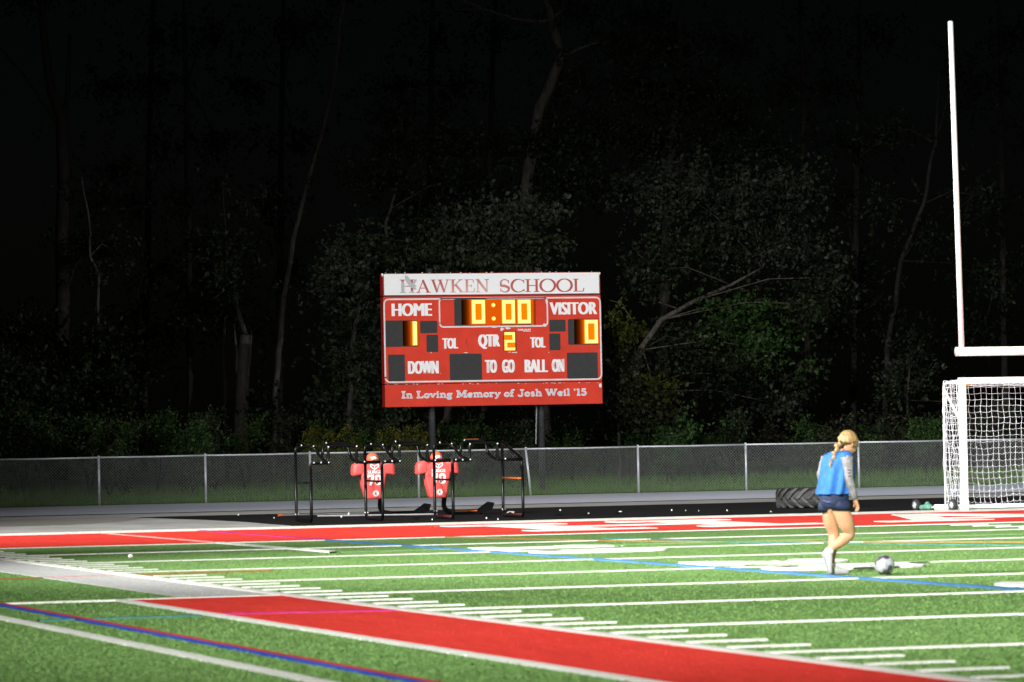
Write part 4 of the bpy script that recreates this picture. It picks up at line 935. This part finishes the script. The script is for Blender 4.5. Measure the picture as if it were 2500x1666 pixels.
tR = pp(2021, 1404.5, -.05); hR = pp(2004, 1352, -.09); shoe(hR, tR+np.array([0, 0, .006]), Rc*1.0+Zc*.25, 1)
for k_, an in (('R', 'anR'), ('L', 'anL')):
    a = np.array(J[an][0]); dr = a-np.array(J['shin'+k_][0]); dr /= np.linalg.norm(dr)
    MB().tube([a-dr*.035, a-dr*.01, a+dr*.05], [.042, .046, .044], 14).build('sock', M['sock'], pl, True)
# hair: cap and plait
hc = pp(2073, 1074, .015)
hax = np.array(hc)
fd = Rc*.80+Fc*.50-Zc*.34; fd /= np.linalg.norm(fd); sd = np.cross(fd, Zc); sd /= np.linalg.norm(sd); ud = np.cross(sd, fd)
mb = MB(); rings = []
for t_ in np.linspace(0, 1, 11):
    ring = []
    for a in [2*math.pi*k/28 for k in range(28)]:
        thm = 108-44*max(0, math.cos(a))**.9+14*max(0, -math.cos(a)); th = R(6+(thm-6)*t_); wv_ = 1+.02*math.sin(9*a+3*t_)
        ring.append(hax+ud*.112*math.cos(th)+math.sin(th)*wv_*(fd*.112*math.cos(a)+sd*.094*math.sin(a))-fd*.008)
    rings.append(ring)
mb.loft(rings); hair = mb.build('hair', M['hair'], pl, True)
plait = [(2055, 1072, -.03), (2050, 1080, -.05), (2044, 1088, -.075), (2040, 1097, -.10), (2036, 1106, -.125), (2032, 1115, -.14), (2028, 1123, -.15), (2025, 1130, -.155)]
for k, q in enumerate(plait):
    c = pp(*q); rr = .034*(1-.075*k); sgn = 1 if k % 2 else -1
    MB().ell(c+Rc*.008*sgn, [Rc*rr*1.05+Zc*rr*.4*sgn, Fc*rr*.8, Zc*rr*1.15], 10, 6).build('plait', M['hair'], hair, True)
MB().ell(pp(2025, 1134, -.155), [Rc*.012, Fc*.012, Zc*.03], 8, 5).build('plait_end', M['hair'], hair, True)
MB().tube([pp(2050, 1076, -.06), pp(2056, 1080, -.07)], .013, 8).build('hair_tie', M['black_paint'], hair)
ec = pp(2081, 1083, -.055); MB().ell(ec, [Rc*.014+Fc*.006, Fc*.012, Zc*.032], 10, 6).build('ear', M['skin'], pl, True)

# ------------------------------------------------------------------ the wood behind the field
def leafmat(name, a, b_, rough=.5, spec=.25, thin=.42):
    m = bpy.data.materials.new(name); m.use_nodes = True; n = m.node_tree; p_ = n.nodes['Principled BSDF']; out = n.nodes['Material Output']
    p_.inputs['Roughness'].default_value = rough; p_.inputs['Specular IOR Level'].default_value = spec
    tc = n.nodes.new('ShaderNodeTexCoord'); t = n.nodes.new('ShaderNodeTexNoise'); t.inputs['Scale'].default_value = 3; t.inputs['Detail'].default_value = 4
    n.links.new(tc.outputs['Object'], t.inputs['Vector']); rp = n.nodes.new('ShaderNodeValToRGB')
    rp.color_ramp.elements[0].position = .36; rp.color_ramp.elements[1].position = .66
    rp.color_ramp.elements[0].color = (*a, 1); rp.color_ramp.elements[1].color = (*b_, 1)
    n.links.new(t.outputs['Fac'], rp.inputs[0]); n.links.new(rp.outputs[0], p_.inputs['Base Color'])
    tr = n.nodes.new('ShaderNodeBsdfTranslucent'); mx = n.nodes.new('ShaderNodeMixShader'); mx.inputs[0].default_value = thin
    n.links.new(rp.outputs[0], tr.inputs[0]); n.links.new(p_.outputs[0], mx.inputs[1]); n.links.new(tr.outputs[0], mx.inputs[2]); n.links.new(mx.outputs[0], out.inputs[0]); return m
LM = {'dark': leafmat('dark leaf', (.014, .024, .011), (.034, .050, .022)), 'grey': leafmat('greyish leaf', (.020, .029, .016), (.052, .064, .040)),
      'green': leafmat('green leaf', (.020, .052, .013), (.062, .120, .032)), 'yellow': leafmat('yellowing leaf', (.034, .046, .006), (.10, .11, .014)),
      'gold': leafmat('goldenrod flower', (.10, .08, .008), (.26, .19, .015)), 'brown': leafmat('dull leaf', (.018, .020, .010), (.040, .040, .020))}
M['bark'] = mat('grey bark', (.035, .031, .028), .95, var=(9, .5), bump=(14, 1.0), vscale=(1, 1, .25), spec=.2)
M['bark_pale'] = mat('pale bark', (.080, .072, .062), .95, var=(9, .5), bump=(14, 1.0), vscale=(1, 1, .25), spec=.2)
def leaves_mesh(name, blobs, size, m, seed, droop=.35):
    """blobs: (centre xyz, radii xyz, count). Leaves hang in sprays along short twigs; each leaf is a folded blade of four triangles."""
    g = np.random.default_rng(seed); C = []
    for c, rad, cnt in blobs:
        k = 11; ns = max(1, cnt//k)
        d = g.normal(size=(ns, 3)); d /= np.linalg.norm(d, axis=1)[:, None]
        rr = np.abs(g.normal(0, .62, ns))+.12*g.uniform(0, 1, ns)
        sc_ = np.array(c)+d*rr[:, None]*np.array(rad)
        td = d*.7+g.normal(size=(ns, 3))*.6; td[:, 2] -= droop; td /= np.linalg.norm(td, axis=1)[:, None]
        for j in range(k):
            C.append(sc_+td*(j-k*.4)*size*.55*g.uniform(.6, 1.2, ns)[:, None]+g.normal(size=(ns, 3))*size*.5)
    C = np.concatenate(C); n_ = len(C)
    ax = g.normal(size=(n_, 3)); ax[:, 2] -= .5; ax /= np.linalg.norm(ax, axis=1)[:, None]
    nr = g.normal(size=(n_, 3)); nr[:, 1] -= .5; nr[:, 2] += .5
    sd_ = np.cross(ax, nr); sd_ /= np.linalg.norm(sd_, axis=1)[:, None]; nn = np.cross(sd_, ax)
    s_ = size*g.uniform(.55, 1.25, n_)[:, None]
    V = np.stack([C-ax*s_*.6, C+sd_*s_*.36+nn*s_*.10-ax*s_*.05, C+ax*s_*.6, C-sd_*s_*.36+nn*s_*.10-ax*s_*.05], 1).reshape(-1, 3)
    b_ = np.arange(n_)[:, None]*4; F = np.concatenate([b_+np.array([0, 1, 2]), b_+np.array([0, 2, 3])], 0)
    me = bpy.data.meshes.new(name); me.vertices.add(len(V)); me.vertices.foreach_set('co', V.ravel())
    me.loops.add(F.size); me.loops.foreach_set('vertex_index', F.ravel().astype(np.int32)); me.polygons.add(len(F))
    me.polygons.foreach_set('loop_start', np.arange(0, F.size, 3, dtype=np.int32)); me.polygons.foreach_set('loop_total', np.full(len(F), 3, dtype=np.int32))
    me.materials.append(m); me.update(calc_edges=True); return me
def limb(mb, pts, r0, r1, wob_=.06):
    P = []; k = len(pts)
    for i in range(k-1):
        for t_ in np.linspace(0, 1, 5)[:-1]:
            q = np.array(pts[i])*(1-t_)+np.array(pts[i+1])*t_
            P.append(q+np.array([mnoise.noise((q[2]*.9, i, 3)), mnoise.noise((q[2]*.9, i, 9)), 0])*wob_)
    P.append(np.array(pts[-1])); mb.tube(P, list(np.linspace(r0, r1, len(P))), 8)
def tree(label, Y, trunk, r0, r1, blobs, size=.135, leaf='dark', seed=1, limbs=(), bark='bark', name='tree', depth=1.4, group=None):
    """trunk: image points (px, py) lifted to the plane Y; blobs: (px, py, rx_px, ry_px, count, leaf or None)"""
    s_ = (Y-CAM[1])/(_F[1]*FPX)
    W = [atY(x, y, Y) for x, y in trunk]; bx, by = W[0][0], Y; bz = bankz(bx, by); W[0] = np.array([bx, by, bz-.1])
    t = thing(name, label, 'tree', (bx, by, bz), group); o0 = np.array([bx, by, bz])
    mb = MB(); limb(mb, [q-o0 for q in W], r0, r1)
    for lp, la, lb in limbs: limb(mb, [atY(x, y, Y)-o0 for x, y in lp], la, lb, .03)
    by_leaf = {}; g = random.Random(seed)
    for bl_ in blobs:
        x, y, rx, ry, cnt = bl_[:5]; lf = bl_[5] if len(bl_) > 5 else leaf
        c = atY(x, y, Y)+np.array([0, g.uniform(-.8, .8), 0])-o0
        by_leaf.setdefault(lf, []).append((c, (rx*s_, depth*(.6+.4*rx*s_), ry*s_), cnt))
        j = min(range(len(W)), key=lambda k: abs((W[k]-o0)[2]-(c[2]-.6*ry*s_))); st = W[j]-o0
        if np.linalg.norm(c-st) < 6.5: limb(mb, [st, st*.45+c*.55+np.array([0, 0, .25]), c], max(.02, r1*.6), .012, .05)
        for _ in range(3):
            e = c+np.array([g.uniform(-1, 1)*rx*s_*.7, g.uniform(-.5, .5), g.uniform(-.8, .8)*ry*s_]); limb(mb, [c, e], .014, .006, .02)
    mb.build('trunk', M[bark], t, True)
    for i, (lf, bs) in enumerate(by_leaf.items()): link('crown', leaves_mesh('crown', bs, size, LM[lf], seed*13+i), t)
    return t
D = 1.0625
def dd(*p_): return [(x*D, y*D) for x, y in p_]
def db(*p_): return [(q[0]*D, q[1]*D, q[2]*D, q[3]*D)+tuple(q[4:]) for q in p_]
tree('thick straight trunk forking high up, at the far left of the wood', 61, dd((138, 1045), (142, 700), (145, 400), (140, 280), (112, 180), (98, 60), (95, -40)), .24, .09,
     db((60, 760, 110, 60, 1600), (200, 560, 110, 40, 900), (260, 400, 80, 50, 500), (230, 470, 90, 40, 500), (150, 900, 170, 90, 2600), (80, -10, 140, 60, 900)), leaf='dark', seed=2,
     limbs=[(dd((142, 300), (155, 230), (160, 80)), .12, .06), (dd((140, 290), (100, 240), (60, 180), (0, 110)), .07, .03), (dd((190, 352), (225, 335), (266, 322)), .035, .02)])
tree('thin crooked pale stem beside the thick left trunk', 58, dd((235, 1030), (228, 900), (226, 720), (225, 630), (206, 590), (208, 540), (200, 470), (186, 405)), .06, .03,
     db((250, 800, 100, 70, 2200), (210, 880, 130, 80, 2600), (290, 860, 90, 60, 1500), (230, 620, 60, 30, 350), (270, 570, 60, 30, 300)), leaf='dark', seed=3, bark='bark_pale')
tree('broken weathered stump with jagged top left of the scoreboard', 56, dd((553, 990), (557, 900), (560, 830), (563, 770)), .235, .15,
     db((520, 660, 70, 50, 500, 'dark'), (600, 930, 60, 40, 600)), leaf='dark', seed=4, bark='bark_pale', limbs=[(dd((545, 860), (543, 790), (538, 745)), .05, .02), (dd((572, 840), (578, 760)), .06, .02)])
tree('slender trunk curving up through the clearing left of the scoreboard', 60, dd((622, 985), (634, 880), (645, 780), (652, 690), (664, 610), (684, 510), (712, 400), (742, 300), (768, 180), (780, 60), (795, -20)), .10, .05,
     db((800, -30, 120, 60, 900), (700, 60, 100, 60, 500)), leaf='dark', seed=5, bark='bark_pale', limbs=[(dd((690, 492), (704, 484)), .015, .006), (dd((662, 590), (672, 580)), .015, .006)])
tree('young tree with sparse glinting leaves in the dark gap on the left', 57, dd((520, 1010), (515, 800), (520, 600), (512, 430)), .06, .02,
     db((512, 440, 40, 50, 170, 'grey'), (570, 480, 60, 50, 170, 'grey'), (470, 560, 90, 60, 420), (540, 560, 90, 80, 600), (450, 700, 110, 60, 500), (520, 720, 90, 60, 400), (490, 640, 80, 50, 300)), leaf='dark', seed=6)
tree('leafy tree reaching in from the left edge of the scoreboard', 53, dd((800, 1010), (805, 900), (815, 760), (840, 640), (860, 540)), .10, .03,
     db((800, 640, 90, 70, 1800, 'grey'), (760, 600, 50, 60, 500, 'grey'), (830, 730, 80, 80, 2000), (820, 840, 80, 80, 2200), (850, 580, 80, 60, 1300), (790, 920, 90, 60, 1900), (870, 960, 90, 50, 1500), (735, 650, 40, 50, 350, 'grey')), leaf='dark', seed=7)
tree('tall thin tree with a crooked pale top above the left of the scoreboard', 59, dd((890, 1000), (886, 800), (886, 640), (890, 540), (888, 510), (898, 480), (912, 430), (922, 330), (925, 260)), .07, .025,
     db((900, 330, 120, 40, 900), (880, 410, 140, 40, 1100), (1040, 330, 110, 60, 1000), (1060, 420, 110, 60, 1200), (900, 260, 90, 50, 500), (960, 520, 130, 60, 1500)), leaf='dark', seed=8, bark='bark_pale')
tree('broadleaf tree with large pale leaves directly above the scoreboard', 52, dd((1004, 1010), (1050, 800), (1110, 640), (1130, 540)), .12, .05,
     db((1070, 520, 90, 45, 1100, 'grey'), (1150, 500, 110, 40, 1200, 'grey'), (1130, 560, 120, 50, 1900, 'grey'), (1000, 590, 100, 50, 1600), (1200, 570, 90, 40, 1100), (1090, 610, 130, 40, 1600), (1230, 490, 60, 40, 500, 'grey')), size=.13, leaf='dark', seed=9)
tree('stout pale trunk half hidden by leaves above the scoreboard', 60, dd((1254, 1012), (1240, 800), (1206, 590), (1203, 490), (1215, 380), (1240, 250), (1290, 130), (1265, 40), (1250, -30)), .26, .12,
     db((1280, 420, 120, 60, 1500), (1250, 330, 130, 60, 1300), (1360, 300, 120, 70, 1500), (1330, 180, 130, 70, 1100, 'grey'), (1420, 110, 130, 70, 900), (1340, 30, 130, 50, 600)), leaf='dark', seed=10, bark='bark_pale',
     limbs=[(dd((1262, 45), (1240, 50), (1180, 42), (1110, 20), (985, 24)), .07, .015), (dd((1110, 20), (1060, 0)), .06, .05)])
tree('big spreading tree with a long bent bough right of the scoreboard', 54, dd((1452, 1010), (1455, 900), (1470, 805), (1520, 735), (1600, 690), (1680, 655), (1752, 615)), .12, .03,
     db((1560, 440, 130, 70, 2600, 'grey'), (1700, 460, 120, 70, 2400, 'grey'), (1810, 440, 80, 60, 1300, 'grey'), (1620, 560, 140, 70, 2800), (1770, 560, 120, 70, 2400, 'grey'), (1880, 640, 55, 60, 800, 'grey'), (1850, 700, 70, 60, 1100), (1700, 720, 120, 60, 2000, 'green'), (1600, 780, 120, 60, 2000), (1740, 800, 100, 60, 1900, 'green'), (1830, 880, 60, 60, 900), (1660, 860, 120, 60, 2000), (1770, 930, 60, 50, 900, 'grey'), (1480, 620, 90, 70, 1600)), leaf='dark', seed=11, bark='bark_pale',
     limbs=[(dd((1475, 800), (1492, 850), (1495, 890)), .03, .015), (dd((1455, 740), (1430, 700), (1400, 690)), .02, .01), (dd((1560, 710), (1500, 690), (1470, 650)), .025, .01)])
tree('yellowing thicket tree close to the right edge of the scoreboard', 50, dd((1420, 1015), (1422, 920), (1430, 820)), .06, .02,
     db((1430, 760, 50, 50, 500, 'yellow'), (1420, 830, 60, 60, 900), (1490, 900, 60, 50, 700, 'yellow'), (1430, 930, 70, 60, 1200), (1500, 960, 80, 60, 1300, 'brown'), (1540, 990, 70, 40, 900, 'green')), leaf='brown', seed=12)
tree('tall dense tree filling the upper middle of the wood', 62, dd((1520, 1000), (1525, 700), (1540, 400), (1560, 150), (1570, -40)), .2, .09,
     db((1450, 200, 130, 90, 1700, 'grey'), (1580, 220, 140, 90, 2000), (1700, 260, 120, 90, 1700), (1500, 330, 130, 80, 1900, 'grey'), (1640, 360, 140, 80, 2000), (1780, 340, 80, 70, 900), (1560, 90, 140, 80, 1100), (1690, 110, 120, 80, 900), (1480, 40, 130, 60, 600), (1400, 430, 100, 70, 1300, 'grey')), leaf='dark', seed=13)
tree('sparse dark tree standing behind the goal post upright', 60, dd((2030, 1010), (2040, 800), (2070, 600), (2120, 470), (2150, 330), (2160, 100)), .1, .04,
     db((2010, 480, 90, 80, 400), (2120, 560, 100, 70, 500), (2000, 700, 90, 60, 350), (2130, 780, 90, 70, 600), (2060, 300, 120, 90, 350), (2230, 450, 100, 90, 450), (2200, 170, 120, 90, 300), (2280, 640, 90, 80, 500)), leaf='dark', seed=14)
tree('low drooping tree with a few bright leaves right of the player', 56, dd((2090, 1005), (2085, 920), (2090, 830)), .07, .02,
     db((2090, 840, 70, 50, 420, 'grey'), (2030, 900, 60, 50, 450), (2140, 870, 60, 50, 350), (2040, 980, 70, 40, 700, 'brown'), (2160, 990, 90, 40, 700), (2260, 960, 90, 50, 700)), leaf='dark', seed=15)
tree('dark bushy tree at the left end of the fence', 54, dd((60, 1040), (62, 940), (70, 850)), .08, .02,
     db((40, 880, 80, 60, 1500), (110, 930, 90, 60, 1900), (30, 960, 80, 50, 1700, 'green'), (200, 950, 80, 50, 1500), (250, 900, 80, 60, 1300)), leaf='dark', seed=16)
for k, (x, Y, lean) in enumerate(((330, 66, 8), (440, 64, -6), (640, 67, 4), (980, 66, 5), (1110, 68, 10), (1860, 66, -8), (1960, 68, 6), (2310, 66, -5))):
    tree(['first', 'second', 'third', 'fourth', 'fifth', 'sixth', 'seventh', 'last'][k]+' slim dark trunk from the left, deep inside the wood', Y, dd((x, 1010), (x+lean, 600), (x+2*lean, 200), (x+3*lean, -60)), .12, .07,
         db((x+30, 80, 130, 90, 500), (x-60, 200, 120, 80, 500), (x+50, 330, 120, 80, 450), (x-30, 470, 110, 80, 450), (x+40, 620, 110, 80, 500), (x-40, 760, 110, 80, 600)), leaf='dark', seed=30+k, group='slim background trunks in the wood')

# undergrowth along the edge of the wood
def shrub(x, y, w_, h_, cnt, leaf, label, Y, seed, size=.085, group='undergrowth shrubs along the fence', name='shrub'):
    c = atY(x*D, y*D, Y); s_ = (Y-CAM[1])/(_F[1]*FPX)*D; bz = bankz(c[0], Y)
    t = thing(name, label, 'shrub', (c[0], Y, bz), group); hz = c[2]-bz
    g = random.Random(seed); mb = MB(); bs = []
    for k in range(5):
        e = np.array([g.uniform(-.8, .8)*w_*s_, g.uniform(-.4, .4), hz*g.uniform(.6, 1.15)]); limb(mb, [(0, 0, -.05), e*np.array([.5, .5, .55]), e], .018, .006, .03)
        bs.append((e*np.array([.8, 1, .9]), (w_*s_*.55, .5, max(.25, h_*s_*.6)), cnt//6))
    bs.append((np.array([0, 0, hz*.5]), (w_*s_*.9, .6, max(.3, hz*.55)), cnt//4))
    mb.build('stem', M['bark'], t, True); link('foliage', leaves_mesh('foliage', bs, size, LM[leaf], seed), t)
k = 0; gg = random.Random(99)
for x in range(-20, 2420, 74):
    yy = 1000-22*(x/2353)+gg.uniform(-30, 16); lf = gg.choice(['dark', 'green', 'dark', 'brown', 'green' if x < 600 else 'dark'])
    shrub(x+gg.uniform(-12, 12), yy-(18 if x < 620 else 0), 62, 46, 1500, lf, 'low leafy shrub in the undergrowth behind the chain-link fence', 49.5+gg.uniform(0, 3), 200+k); k += 1
for x, y, w_, h_, lf, lab in ((250, 968, 80, 50, 'green', 'rounded grey-green bush above the fence at the far left'), (440, 985, 60, 50, 'green', 'bright green bush above the fence below the broken stump'), (1530, 1005, 45, 30, 'green', 'small vivid green bush at fence height right of the scoreboard'), (1060, 985, 60, 40, 'green', 'green bush under the scoreboard beside the left post'), (1205, 965, 70, 60, 'dark', 'dark leafy bush under the scoreboard beside the right post')):
    shrub(x, y, w_, h_, 2200, lf, lab, 48.8, 300+x, group='bright bushes by the fence')
for i, x in enumerate((712, 735, 772, 806, 880, 897, 915, 932, 955, 978)):
    Y = 48.2; c = atY(x*D, (1006-.0)*D, Y); bz = bankz(c[0], Y)
    t = thing('goldenrod_plant', 'tall yellow-green goldenrod plant between the dummies and the scoreboard post', 'plant', (c[0], Y, bz), 'goldenrod plants behind the fence')
    mb = MB(); bs = []; bf = []; g = random.Random(i)
    for k in range(7):
        h_ = g.uniform(1.15, 1.75); e = np.array([g.uniform(-.28, .28), g.uniform(-.2, .2), h_]); limb(mb, [(0, 0, -.03), e*.6, e], .008, .004, .01)
        for q in np.linspace(.45, .98, 6): bs.append((e*q, (.06, .06, .07), 22))
        if k % 2 == 0 or i in (0, 2, 5): bf.append((e*1.0, (.09, .07, .07), 40))
    mb.build('stem', LM['green'], t); link('foliage', leaves_mesh('foliage', bs, .06, LM['yellow'], 500+i, -.6), t); link('flowers', leaves_mesh('flowers', bf, .035, LM['gold'], 540+i), t)['kind'] = 'stuff'

# rough grass on the bank behind the fence
g = np.random.default_rng(5); n_ = 42000
X = g.uniform(0, 48, n_); Yv = 43.95+g.uniform(0, 1, n_)**1.1*8.0; hgt = g.uniform(.06, .16, n_)*(1+.9*(Yv > 49.5))
Z = np.array([.035*min(max(0, y-44), 9) for y in Yv]); an = g.uniform(0, math.pi, n_); lx = g.normal(0, .05, n_); ly = g.normal(0, .04, n_)
wv = .008
V = np.stack([np.stack([X-wv*np.cos(an), Yv-wv*np.sin(an), Z-.02], 1), np.stack([X+wv*np.cos(an), Yv+wv*np.sin(an), Z-.02], 1), np.stack([X+lx, Yv+ly, Z+hgt], 1)], 1).reshape(-1, 3)
me = bpy.data.meshes.new('bank_grass'); me.from_pydata(V.tolist(), [], np.arange(len(V)).reshape(-1, 3).tolist()); me.materials.append(leafmat('grass blade', (.075, .18, .026), (.16, .30, .07), .75, .15))
tag(link('bank_grass', me), 'rough green grass growing on the bank behind the fence', 'grass', kind='stuff')
